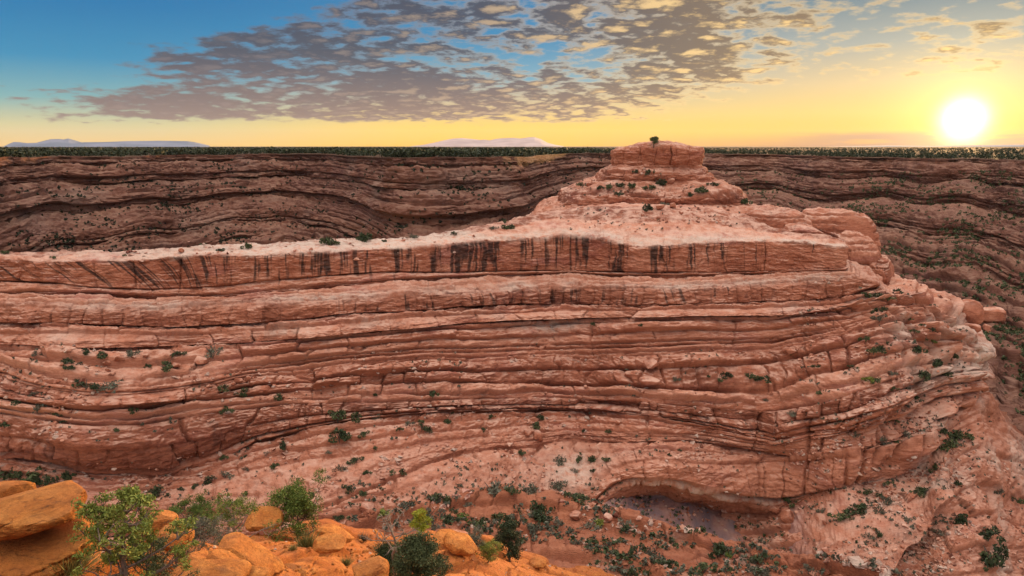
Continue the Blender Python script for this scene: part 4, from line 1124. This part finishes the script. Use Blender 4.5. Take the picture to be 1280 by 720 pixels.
# ---- far mountains
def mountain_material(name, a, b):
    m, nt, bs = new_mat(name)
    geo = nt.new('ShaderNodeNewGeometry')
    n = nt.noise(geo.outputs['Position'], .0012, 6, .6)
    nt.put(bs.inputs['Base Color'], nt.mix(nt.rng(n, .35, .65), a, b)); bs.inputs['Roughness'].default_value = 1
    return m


def mountain(name, prof, r, depth, mat, seed, bumps=.10):
    xs = np.arange(prof[0][0], prof[-1][0] + .1, 1.0)
    top = np.interp(xs, [p[0] for p in prof], [p[1] for p in prof])
    ex, ey, _ = ray(xs, np.full_like(xs, 180.))
    rows = []
    tmax = -ray(xs, top)[2] * r + 9
    for t in np.linspace(-1, 1, 25):
        h = np.maximum(1 - abs(t) ** 1.3, 0)
        rr = r + t * depth
        z = -9 + tmax * h - (4 if abs(t) == 1 else 0)
        rows.append(np.stack([ex * rr, ey * rr, z], -1))
    G = np.stack(rows)
    nz = fbm(np.stack([G[..., 0] / (depth * .5), G[..., 1] / (depth * .5), G[..., 2] * 0 + seed], -1), 4, ridged=True)
    G[..., 2] += nz * tmax[None, :] * bumps * np.clip(1 - np.abs(np.linspace(-1, 1, 25)) ** 4, 0, 1)[:, None]
    me = raw_mesh(name, G.reshape(-1, 3), grid_faces(*G.shape[:2]), mat)
    o = link(bpy.data.objects.new(name, me)); tag(o, kind='structure')
    return o


MT = mountain_material('haze_tinted_wooded_rock', (.07, .10, .15), (.14, .16, .22))  # blue of the distant air mixed into the rock colours
MT2 = mountain_material('haze_tinted_pale_rock', (.27, .20, .20), (.38, .29, .28))  # pinkish paling by haze put into the rock colours
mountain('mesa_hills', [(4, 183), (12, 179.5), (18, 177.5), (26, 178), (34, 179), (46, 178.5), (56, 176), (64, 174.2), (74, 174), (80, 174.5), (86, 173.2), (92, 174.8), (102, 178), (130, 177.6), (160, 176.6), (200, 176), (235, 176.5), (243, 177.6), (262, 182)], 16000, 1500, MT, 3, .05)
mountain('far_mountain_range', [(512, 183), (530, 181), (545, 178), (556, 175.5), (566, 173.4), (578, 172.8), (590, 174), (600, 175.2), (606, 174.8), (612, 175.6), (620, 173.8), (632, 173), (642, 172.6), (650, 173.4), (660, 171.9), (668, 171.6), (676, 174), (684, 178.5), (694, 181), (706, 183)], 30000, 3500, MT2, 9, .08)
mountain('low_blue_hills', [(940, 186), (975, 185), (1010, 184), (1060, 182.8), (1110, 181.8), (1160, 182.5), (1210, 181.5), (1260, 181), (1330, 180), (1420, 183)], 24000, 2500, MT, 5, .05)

# ------------------------------------------------------------------ loose rock
def _ico(sub):
    bm = bmesh.new(); bmesh.ops.create_icosphere(bm, subdivisions=sub, radius=1.0)
    V = np.array([v.co[:] for v in bm.verts]); F = np.array([[v.index for v in f.verts] for f in bm.faces]); bm.free()
    return V, F
ICO = {k: _ico(k) for k in (3, 4, 6)}


def rock_mesh(seed, dims, power=3.0, rough=.10, groove=.05, sub=4, slant=0.0, mat=None, taper=0.0, grain=1.0, facets=9, cut=(.62, .92)):
    """weathered block, metres; slant tips the top, taper narrows one end"""
    V, F = ICO[sub]
    d = V / np.linalg.norm(V, axis=1)[:, None]
    rad = (np.abs(d) ** power).sum(1) ** (-1 / power)
    P = d * rad[:, None]
    P[:, 2] += slant * P[:, 0] * (P[:, 2] > 0)
    P[:, 2] *= 1 + taper * P[:, 0] * .5; P[:, 1] *= 1 + taper * P[:, 0] * .25
    h = np.array(dims) / 2
    off = seed * 13.7
    m = float(np.mean(h))
    Q = P * h / m
    n = fbm(Q * 1.0 + off, 3); n2 = fbm(Q * np.array([3., 3., 6.]) * grain + off, 3, ridged=True)
    fine = fbm(Q * 20.0 + off, 2) if sub > 4 else 0
    ck = perlin(Q * np.array([1.7, 1.7, 2.4]) * grain + off * 2) + .10 * perlin(Q * 9.0 + off)
    crack = np.exp(-(ck / .022) ** 2) * (sub > 4) * np.clip(3 * perlin(Q * 1.1 + off * 3) + .3, 0, 1)
    z = Q[:, 2] * 3.2 * grain + .5 * perlin(Q * 1.3 + off)
    g = np.abs(z - np.round(z)); gate = hash01(np.round(z), seed) > .35
    n3 = fbm(Q * 9.0 * grain + off, 3)
    disp = rough * .14 * fine - .05 * crack + rough * .30 * n3 + rough * n * 1.4 + rough * .30 * n2 - groove * np.exp(-(g / .07) ** 2) * gate
    P = (P + d * disp[:, None]) * h
    rr = np.random.RandomState(seed + 500)
    for k in range(facets):                                     # broken faces
        nrm = rr.normal(size=3); nrm /= np.linalg.norm(nrm)
        s = P / h @ nrm; lim = rr.uniform(*cut) * s.max()
        over = np.maximum(s - lim, 0)
        P = P - (over * .88)[:, None] * nrm * h
    tone = np.clip(.5 + n * .6, 0, 1)
    z0 = np.zeros(len(P))
    return raw_mesh('rock', P, F, mat, {'tone': tone, 'pale': z0, 'streak': z0 + .55 * crack, 'varnish': z0 + .75, 'soil': z0 + .1})


def rock(name, label, cat, P, dims, rotz=0, tilt=(0, 0), group=None, **kw):
    o = bpy.data.objects.new(name, rock_mesh(dims=dims, **kw)); link(o)
    o.location = P; o.rotation_euler = (tilt[0], tilt[1], rotz)
    tag(o, label, cat, group)
    return o


def at(px, py, r): return pt(px, py, r)


def fg(label, px, py, r, w, h, dep, name='boulder', **kw):
    k = r / FPX
    a = {'mat': MAT_NEAR, 'seed': int(px * 3 + py) % 97 + 1, 'sub': 6}
    a.update(kw)
    return rock(name, label, name, at(px, py, r), (w * k, dep * k, h * k), **a)


# the stack of boulders in the corner
fg('large orange boulder with a sloping top, uppermost of the corner stack', 34, 638, 16.0, 118, 40, 100, power=2.8, rough=.12, groove=.03, slant=.16, tilt=(R(-4), R(-3)), facets=12, rotz=R(8))
fg('small orange boulder behind the top of the corner stack', 6, 616, 18.5, 52, 26, 50, power=2.6, rough=.10, groove=.02)
fg('wide undercut boulder holding up the top boulder of the corner stack', 30, 676, 16.2, 150, 42, 115, power=3.2, rough=.12, groove=.05, rotz=R(-6), taper=-.2)
fg('low dark boulder at the bottom of the corner stack', 8, 714, 15.6, 130, 44, 90, power=2.8, rough=.12, groove=.05)
fg('orange boulder just past the pinyon tree', 200, 655, 25.0, 40, 27, 40, power=2.4, rough=.12, groove=.02)
fg('cracked pink boulder below the orange one past the pinyon', 216, 672, 24.0, 44, 24, 44, power=2.6, rough=.12, groove=.04)
fg('rounded orange boulder on the crest between the two bushes', 330, 649, 35.0, 46, 27, 44, power=2.4, rough=.10, groove=.01)
fg('long tilted orange slab leaning on the rim slope', 309, 694, 20.5, 92, 22, 60, name='slab', power=3.4, rough=.07, groove=.05, tilt=(R(-18), R(24)), rotz=R(-18), grain=.8)
fg('thin slab tucked under the long tilted slab', 262, 702, 20.0, 52, 13, 44, name='slab', power=3.0, rough=.07, groove=.03, tilt=(R(-14), R(20)), rotz=R(-12))
fg('small slab beside the thin one under the tilted slab', 283, 703, 19.6, 48, 11, 36, name='slab', power=3.0, rough=.07, groove=.03, tilt=(R(-12), R(24)), rotz=R(-20))
fg('flat orange rock at the lower edge left of the slabs', 262, 718, 18.5, 96, 18, 60, name='slab', power=3.0, rough=.08, groove=.03)
fg('squarish orange rock below the thin slab', 318, 720, 18.5, 44, 18, 44, name='boulder', power=3.0, rough=.08, groove=.03)
fg('bright orange rounded boulder beside the dark juniper', 462, 716, 20.0, 52, 42, 52, power=2.4, rough=.11, groove=.02)
fg('brown-edged flat slab on the slope right of the round bush', 420, 667, 33.0, 46, 10, 40, name='slab', power=3.4, rough=.08, groove=.04, tilt=(R(-12), R(14)), rotz=R(-10))
fg('low orange rock under the brown-edged slab', 412, 679, 30.0, 44, 13, 40, name='boulder', power=2.6, rough=.10, groove=.02)
fg('long orange rock on the right shoulder of the rim', 576, 679, 41.0, 46, 19, 46, name='boulder', power=2.5, rough=.10, groove=.02, tilt=(0, R(16)))
fg('pink layered rock above the long one on the rim shoulder', 556, 672, 44.0, 36, 12, 40, name='boulder', power=2.8, rough=.10, groove=.05)
fg('small orange rock at the tip of the rim shoulder', 672, 704, 50.0, 24, 10, 26, name='boulder', power=2.6, rough=.10, groove=.03)

# blocks lying on the wall and its ledges
def wall_rocks(spots, group, sub=3):
    for k, (lab, px, py, w, h) in enumerate(spots):
        P = ground(px, py)
        if P is None: continue
        m = perpx(P)
        rock('boulder', lab, 'boulder', P + np.array([0, 0, h * m * .28]), (w * m, w * m * .8, h * m), rotz=hash01(k, 3) * 6, tilt=(hash01(k, 5) * .3 - .15, hash01(k, 6) * .3 - .15),
             group=group, seed=k + 5 + int(px) % 50, power=2.5 + 1.6 * hash01(k, 9), rough=.14, groove=.03, sub=4, mat=MAT_WALL, facets=(4 if 'flank' in lab else 24), cut=(.5, .85))

wall_rocks([
    ('broad flat-topped block on the wide ledge, biggest one there', 249, 453, 24, 14),
    ('angular block beside the biggest block on the wide ledge', 220, 459, 18, 10),
    ('rounded block in the middle of the wide ledge', 148, 450, 18, 11),
    ('low block just below the rounded one on the wide ledge', 132, 457, 14, 8),
    ('smaller block against the overhang of the wide ledge', 182, 445, 12, 6),
    ('pale boulder heading the rubble beside the wide ledge', 300, 478, 16, 10),
    ('whitish boulder behind the pale one in the ledge rubble', 310, 475, 12, 9),
    ('small grey boulder below the pale ledge rubble', 292, 482, 9, 7),
    ('pale chip of rock lowest in the ledge rubble', 316, 480, 8, 6),
    ('round boulder at the mouth of the pink slope overhang', 673, 549, 17, 16),
    ('angular boulder behind the round one by the overhang', 661, 544, 14, 13),
    ('flat block balanced between two beds of the middle wall', 814, 458, 38, 13),
    ('round-edged block just under the balanced flat block', 812, 479, 32, 14),
    ('knobbly block at the corner of the middle wall', 988, 444, 24, 16),
    ('broken boulder in the heap under the overhang mouth', 772, 530, 11, 9),
    ('small pale rock on the rim bench below the butte', 861, 297, 9, 6),
    ('orange hoodoo cap standing on the white rim bench', 227, 315, 10, 9),
], 'blocks on the wall')
wall_rocks([
    ('large smooth boulder on the flank edge, farthest out of three', 1209, 398, 32, 30),
    ('second large smooth boulder on the flank edge', 1240, 401, 26, 22),
    ('flat white-topped boulder under the two smooth flank boulders', 1214, 414, 24, 12),
    ('small boulder wedged below the second flank boulder', 1234, 415, 15, 12),
], 'boulders on the flank edge')
wall_rocks([('big pale block, centre of the rubble heap under the butte', 824, 262, 15, 12), ('squarish block right in the rubble heap under the butte', 842, 261, 11, 10), ('low broad block at the foot of the butte rubble', 837, 275, 17, 9),
            ('tilted block at the upper edge of the butte rubble', 828, 254, 12, 8), ('dark-sided block left in the butte rubble', 808, 263, 11, 8), ('small block below centre of the butte rubble', 819, 273, 9, 7),
            ('leftmost block of the butte rubble', 803, 270, 8, 6), ('rightmost block of the butte rubble', 852, 268, 9, 7), ('wedge-shaped block topping the butte rubble', 845, 253, 8, 6), ('thin slab lying low in the butte rubble', 848, 279, 10, 5),
            ('big fallen block under the cap of the butte', 836, 228, 15, 10), ('loose block on the shoulder of the butte', 735, 232, 14, 8)], 'rubble under the butte')
wall_rocks([('boulder at the end of the alcove floor, biggest there', 983, 650, 26, 20), ('cracked boulder next to the biggest one by the alcove', 968, 642, 20, 16), ('white boulder on the talus below the alcove', 1030, 655, 9, 7), ('grey rock among the talus shrubs', 1040, 668, 8, 6),
            ('dark square block on the red hill, first of the row', 720, 648, 22, 14), ('dark square block on the red hill, second of the row', 758, 649, 18, 11), ('third block of the row on the red hill', 798, 655, 20, 12), ('pale flat rock behind the rim on the red hill', 570, 668, 38, 8), ('bluish white rock where the hill meets the pink slope', 462, 635, 26, 12),
            ('round boulder on the lower red hill', 765, 706, 16, 11), ('oval boulder near the wash on the red hill', 976, 700, 22, 14), ('split boulder beside the oval one near the wash', 928, 706, 20, 12), ('small boulder above the split one on the red hill', 922, 705, 10, 7)], 'boulders round the wash')


# domes behind the nose of the wall
for k, (lab, px, py, ww, hh, r) in enumerate([
        ('layered sandstone dome just behind the butte foot', 962, 300, 92, 74, 352.), ('broad sandstone dome behind the cliff nose', 1034, 312, 104, 92, 362.),
        ('low pink dome wedged between the two bigger domes', 1003, 306, 62, 50, 340.), ('tall rounded rock column behind the cliff nose', 1066, 338, 56, 84, 345.),
        ('short blocky column right of the tall rock column', 1095, 352, 34, 60, 342.)]):
    kk = r / FPX
    rock('rock_dome', lab, 'rock dome', at(px, py, r), (ww * kk, 30., hh * kk), seed=k + 31, power=3.0, rough=.14, groove=.10, sub=6, mat=MAT_WALL, grain=1.7, facets=5, rotz=-.4)


# stones on the sandy rim
rnd = random.Random(5)
STONE = [rock_mesh(seed=k + 60, dims=(1, .8, .55), power=2.8, rough=.16, groove=.0, sub=3, mat=MAT_NEAR) for k in range(4)]
spots = sorted((rnd.uniform(330, 470), rnd.uniform(676, 716), rnd.uniform(2.5, 8)) for _ in range(46))
for k, (px, py, w) in enumerate(spots):
    P = ground(px, py)
    if P is None: continue
    m = perpx(P) * w
    o = link(bpy.data.objects.new('stone', rnd.choice(STONE))); o.location = P + np.array([0, 0, .1 * m]); o.scale = (m, m * .9, m); o.rotation_euler = (0, 0, rnd.uniform(0, 6))
    tag(o, 'loose orange stone lying on the sandy rim, %s from the left' % nth(k), 'stone', 'loose stones on the sandy rim')


# ------------------------------------------------------------------ trees and bushes on the rim
def empty(name, loc):
    o = bpy.data.objects.new(name, None); o.location = loc; o.empty_display_size = .2
    return link(o)


def grow(rnd, base, h, lean, nlimb, spread, limb_len, up=.35, r0=.06, wig=.10, start=.22, sub=3, twigs=3):
    """trunk and limbs; returns tubes and the tips that carry foliage"""
    tubes, tips = [], []
    n = 9
    t = np.linspace(0, 1, n)
    w = np.cumsum(rnd.normal(size=(n, 3)) * wig * h / n, axis=0); w[:, 2] *= .3
    path = np.array(lean)[None, :] * (t[:, None] ** 1.2) * h + np.array([0, 0, 1.0]) * t[:, None] * h + w
    path -= path[0]; path[0, 2] = -.15
    tubes.append((path, r0 * (1 - .8 * t) + .006))
    tips.append(path[-1])
    for k in range(nlimb):
        s = start + (1 - start) * (k + rnd.uniform(0, .8)) / nlimb
        s = min(s, .98)
        o = np.array([np.interp(s, t, path[:, j]) for j in range(3)])
        a = k * 2.4 + rnd.uniform(-.5, .5)
        L = limb_len * h * (1.05 - .6 * s) * rnd.uniform(.7, 1.2)
        d = np.array([math.cos(a) * spread, math.sin(a) * spread, up * rnd.uniform(.3, 1.5)]); d /= np.linalg.norm(d)
        m = 6; tt = np.linspace(0, 1, m)
        q = o + d * L * tt[:, None] + np.cumsum(rnd.normal(size=(m, 3)) * .10 * L / 2, axis=0) * tt[:, None] + np.array([0, 0, .22 * L]) * tt[:, None] ** 2
        tubes.append((q, r0 * .5 * (1 - .8 * tt) * (1.1 - .6 * s) + .004))
        tips.append(q[-1])
        for j in range(sub):
            i = rnd.randint(2, m - 1); d2 = rnd.normal(size=3); d2[2] = abs(d2[2]) * .6 + .1; d2 /= np.linalg.norm(d2)
            L2 = L * rnd.uniform(.25, .5); t2 = np.linspace(0, 1, 4)
            q2 = q[i] + d2 * L2 * t2[:, None] + rnd.normal(size=(4, 3)) * .04 * L2
            tubes.append((q2, r0 * .2 * (1 - .7 * t2) + .003)); tips.append(q2[-1])
            for e in range(twigs):
                d3 = d2 + rnd.normal(size=3) * .7; d3 /= np.linalg.norm(d3)
                q3 = q2[rnd.randint(1, 4)] + d3 * L2 * .55 * np.linspace(0, 1, 3)[:, None]
                tubes.append((q3, np.array([r0 * .09 + .003, r0 * .06 + .002, .002]))); tips.append(q3[-1])
    return tubes, np.array(tips)


def plant(name, label, cat, px, py, hpx, seed, leafmat, nlimb=9, spread=1.0, limb=.55, lean=(0, 0), leaf=.055, tuft=.13, per=34, wood=BARK, up=.4, r0=.05, leaves=True, keep=1.0, sub=3, twigs=3, group=None, start=.2, dead=None, r=None, wig=.10):
    rnd = np.random.RandomState(seed)
    P = ground(px, py) if r is None else at(px, py, r)
    h = hpx * perpx(P)
    root = empty(name, P); tag(root, label, cat, group)
    tubes, tips = grow(rnd, P, h, (lean[0], 0, 0), nlimb, spread, limb, up, r0 * h, wig=wig, sub=sub, twigs=twigs, start=start)
    acc = Acc()
    for q, rr in tubes: acc.add(*tube_rings(q, rr, 6))
    tr = link(bpy.data.objects.new('trunk', acc.mesh('trunk', wood, True)), root)
    if leaves:
        tips = tips[rnd.uniform(size=len(tips)) < keep]
        C = rnd.normal(size=(len(tips), per, 3)); C /= np.linalg.norm(C, axis=2, keepdims=True)
        C *= (rnd.uniform(0, 1, (len(tips), per, 1)) ** .6) * tuft * h * rnd.uniform(.6, 1.25, (len(tips), 1, 1)); C[..., 2] *= .75
        C = (tips[:, None] + C).reshape(-1, 3)
        C = C[C[:, 2] > .02]
        V, F = leaf_quads(C, leaf * h, rnd, .5, .42)
        link(bpy.data.objects.new('crown', raw_mesh('crown', V, F, leafmat, smooth=False)), root)
    return root


plant('pinyon_tree', 'tall open pinyon tree with dark twisted trunk in front of the boulder stack', 'tree', 158, 745, 127, 4, LEAF_GREEN, nlimb=15, spread=1.0, limb=.56, leaf=.034, tuft=.070, per=60, r0=.030, sub=4, twigs=3, start=.12, keep=.72, lean=(.05, 0), r=14.2, wig=.22)
plant('juniper_bush', 'green bush with pale twigs just past the pinyon tree', 'bush', 246, 672, 42, 7, LEAF_GREEN, nlimb=12, limb=.85, leaf=.05, tuft=.15, per=44, r0=.03, start=.05, up=.5)
plant('juniper_bush', 'green bush with tangled dead branches on the rim crest', 'bush', 296, 682, 50, 9, LEAF_GREEN, nlimb=14, limb=.85, leaf=.045, tuft=.13, per=40, r0=.035, start=.05, up=.5, keep=.55, wood=DEADWOOD)
plant('juniper_bush', 'round yellow-green bush standing on the rim crest', 'bush', 373, 673, 52, 12, LEAF_GREEN, nlimb=18, limb=.92, leaf=.05, tuft=.17, per=60, r0=.03, start=.06, up=.7)
plant('sagebrush', 'grey sagebrush with dry stems below the green bushes', 'bush', 258, 692, 36, 15, LEAF_SAGE, nlimb=16, limb=1.1, leaf=.05, tuft=.12, per=30, r0=.03, start=.03, up=.5, wood=DEADWOOD)
plant('sagebrush', 'second grey sagebrush, beside the pinyon trunk', 'bush', 222, 712, 44, 16, LEAF_SAGE, nlimb=16, limb=1.0, leaf=.045, tuft=.11, per=30, r0=.03, start=.03, up=.5, wood=DEADWOOD)
plant('sagebrush', 'dark bush at the foot of the pinyon tree', 'bush', 185, 742, 52, 18, LEAF_DARK, nlimb=16, limb=1.0, leaf=.045, tuft=.13, per=40, r0=.03, start=.03, up=.5, r=14.6)
plant('dead_tree', 'bare dead snag with twisted grey branches behind the dark juniper', 'tree', 496, 722, 84, 21, LEAF_DARK, nlimb=12, limb=.50, leaves=False, wood=DEADWOOD, r0=.028, sub=4, twigs=4, start=.38, up=.35, r=24.0, wig=.3)
plant('juniper_tree', 'dense dark juniper at the lower edge beside the snag', 'tree', 520, 735, 56, 23, LEAF_DARK, nlimb=18, limb=.62, leaf=.05, tuft=.17, per=80, r0=.04, start=.05, up=.6, r=23.0)
plant('juniper_tree', 'smaller dark juniper right below the snag', 'tree', 487, 732, 46, 24, LEAF_DARK, nlimb=15, limb=.62, leaf=.05, tuft=.16, per=70, r0=.04, start=.05, up=.6, r=24.5)
plant('young_shrub', 'bright lime shrub glowing on the rim crest', 'bush', 524, 674, 34, 27, LEAF_LIME, nlimb=12, limb=.50, leaf=.06, tuft=.12, per=30, r0=.025, start=.08, up=1.0)
plant('juniper_tree', 'upright juniper tree at the right end of the rim', 'tree', 637, 702, 48, 31, LEAF_DARK, nlimb=14, limb=.42, leaf=.045, tuft=.11, per=50, r0=.035, start=.1, up=.5)
plant('juniper_bush', 'low green bush in a hollow of the rim shoulder', 'bush', 575, 704, 26, 33, LEAF_DARK, nlimb=12, limb=.95, leaf=.06, tuft=.2, per=50, r0=.03, start=.04, up=.5)
plant('juniper_bush', 'grey-green bush in the notch above the long rock', 'bush', 593, 690, 22, 34, LEAF_SAGE, nlimb=12, limb=.7, leaf=.06, tuft=.18, per=44, r0=.03, start=.04, up=.6)
plant('juniper_bush', 'low spreading bush between the notch and the upright juniper', 'bush', 611, 703, 22, 36, LEAF_GREEN, nlimb=12, limb=.9, leaf=.06, tuft=.18, per=44, r0=.03, start=.04, up=.5)
plant('juniper_bush', 'small dark bush at the lower edge right of the juniper', 'bush', 548, 724, 26, 38, LEAF_DARK, nlimb=12, limb=.7, leaf=.06, tuft=.18, per=44, r0=.03, start=.04, up=.6)
plant('lone_tree', 'lone tree silhouetted on top of the butte', 'tree', 817, 184, 12, 41, LEAF_DARK, nlimb=9, limb=.55, leaf=.10, tuft=.2, per=26, r0=.05, start=.4, up=.3)


def grass(label, px, py, wpx, hpx, seed, mat, n=220, r=None):
    rnd = np.random.RandomState(seed)
    P = ground(px, py) if r is None else at(px, py, r)
    m = perpx(P); w, h = wpx * m, hpx * m
    b = rnd.normal(size=(n, 3)) * np.array([w * .16, w * .16, 0])
    tip = b * 2.6 + np.stack([rnd.normal(size=n) * w * .12, rnd.normal(size=n) * w * .12, h * rnd.uniform(.5, 1.1, n)], 1)
    s = np.stack([rnd.normal(size=n), rnd.normal(size=n), np.zeros(n)], 1); s *= (.010 * h / .3) / np.linalg.norm(s, axis=1)[:, None]
    V = np.stack([b - s, b + s, tip + s * .2, tip - s * .2], 1).reshape(-1, 3)
    V[:, 2] -= .02
    o = link(bpy.data.objects.new('grass_tuft', raw_mesh('grass_tuft', V, np.arange(4 * n).reshape(n, 4), mat, smooth=False))); o.location = P
    tag(o, label, 'grass tuft')
grass('round yellow-green grass tuft on sand below the round bush', 383, 683, 20, 17, 3, LEAF_STRAW)
grass('dry grass tuft beside the foot of the corner boulders', 84, 716, 60, 26, 5, LEAF_STRAW, 420, r=15.0)
grass('small straw-coloured tuft on the sandy slope', 398, 692, 12, 13, 6, LEAF_STRAW)
grass('small grey tuft on rock right of the flat slab', 453, 675, 14, 9, 7, LEAF_SAGE)
grass('short tuft at the lower edge near the bright boulder', 432, 706, 14, 9, 8, LEAF_STRAW)
grass('thin tuft among stones in the middle of the sandy slope', 366, 687, 9, 6, 9, LEAF_STRAW)


# ------------------------------------------------------------------ the air
def haze():
    x0, x1, y0, y1, z0, z1 = -42000, 42000, -400, 38000, -330, 800
    V = [(x, y, z) for x in (x0, x1) for y in (y0, y1) for z in (z0, z1)]
    F = [(0, 1, 3, 2), (4, 6, 7, 5), (0, 4, 5, 1), (2, 3, 7, 6), (0, 2, 6, 4), (1, 5, 7, 3)]
    m = bpy.data.materials.new('haze'); m.use_nodes = True
    nt = NT(m.node_tree); nt.n.remove(nt.n['Principled BSDF'])
    v = nt.new('ShaderNodeVolumePrincipled'); v.inputs['Color'].default_value = (.80, .86, 1.0, 1); v.inputs['Density'].default_value = 6.0e-6; v.inputs['Anisotropy'].default_value = .2
    nt.l.new(v.outputs[0], nt.n['Material Output'].inputs['Volume'])
    me = bpy.data.meshes.new('haze'); me.from_pydata(V, [], F); me.materials.append(m)
    o = link(bpy.data.objects.new('haze', me)); tag(o, 'thin blue evening haze in the air', 'haze', kind='stuff')
haze()
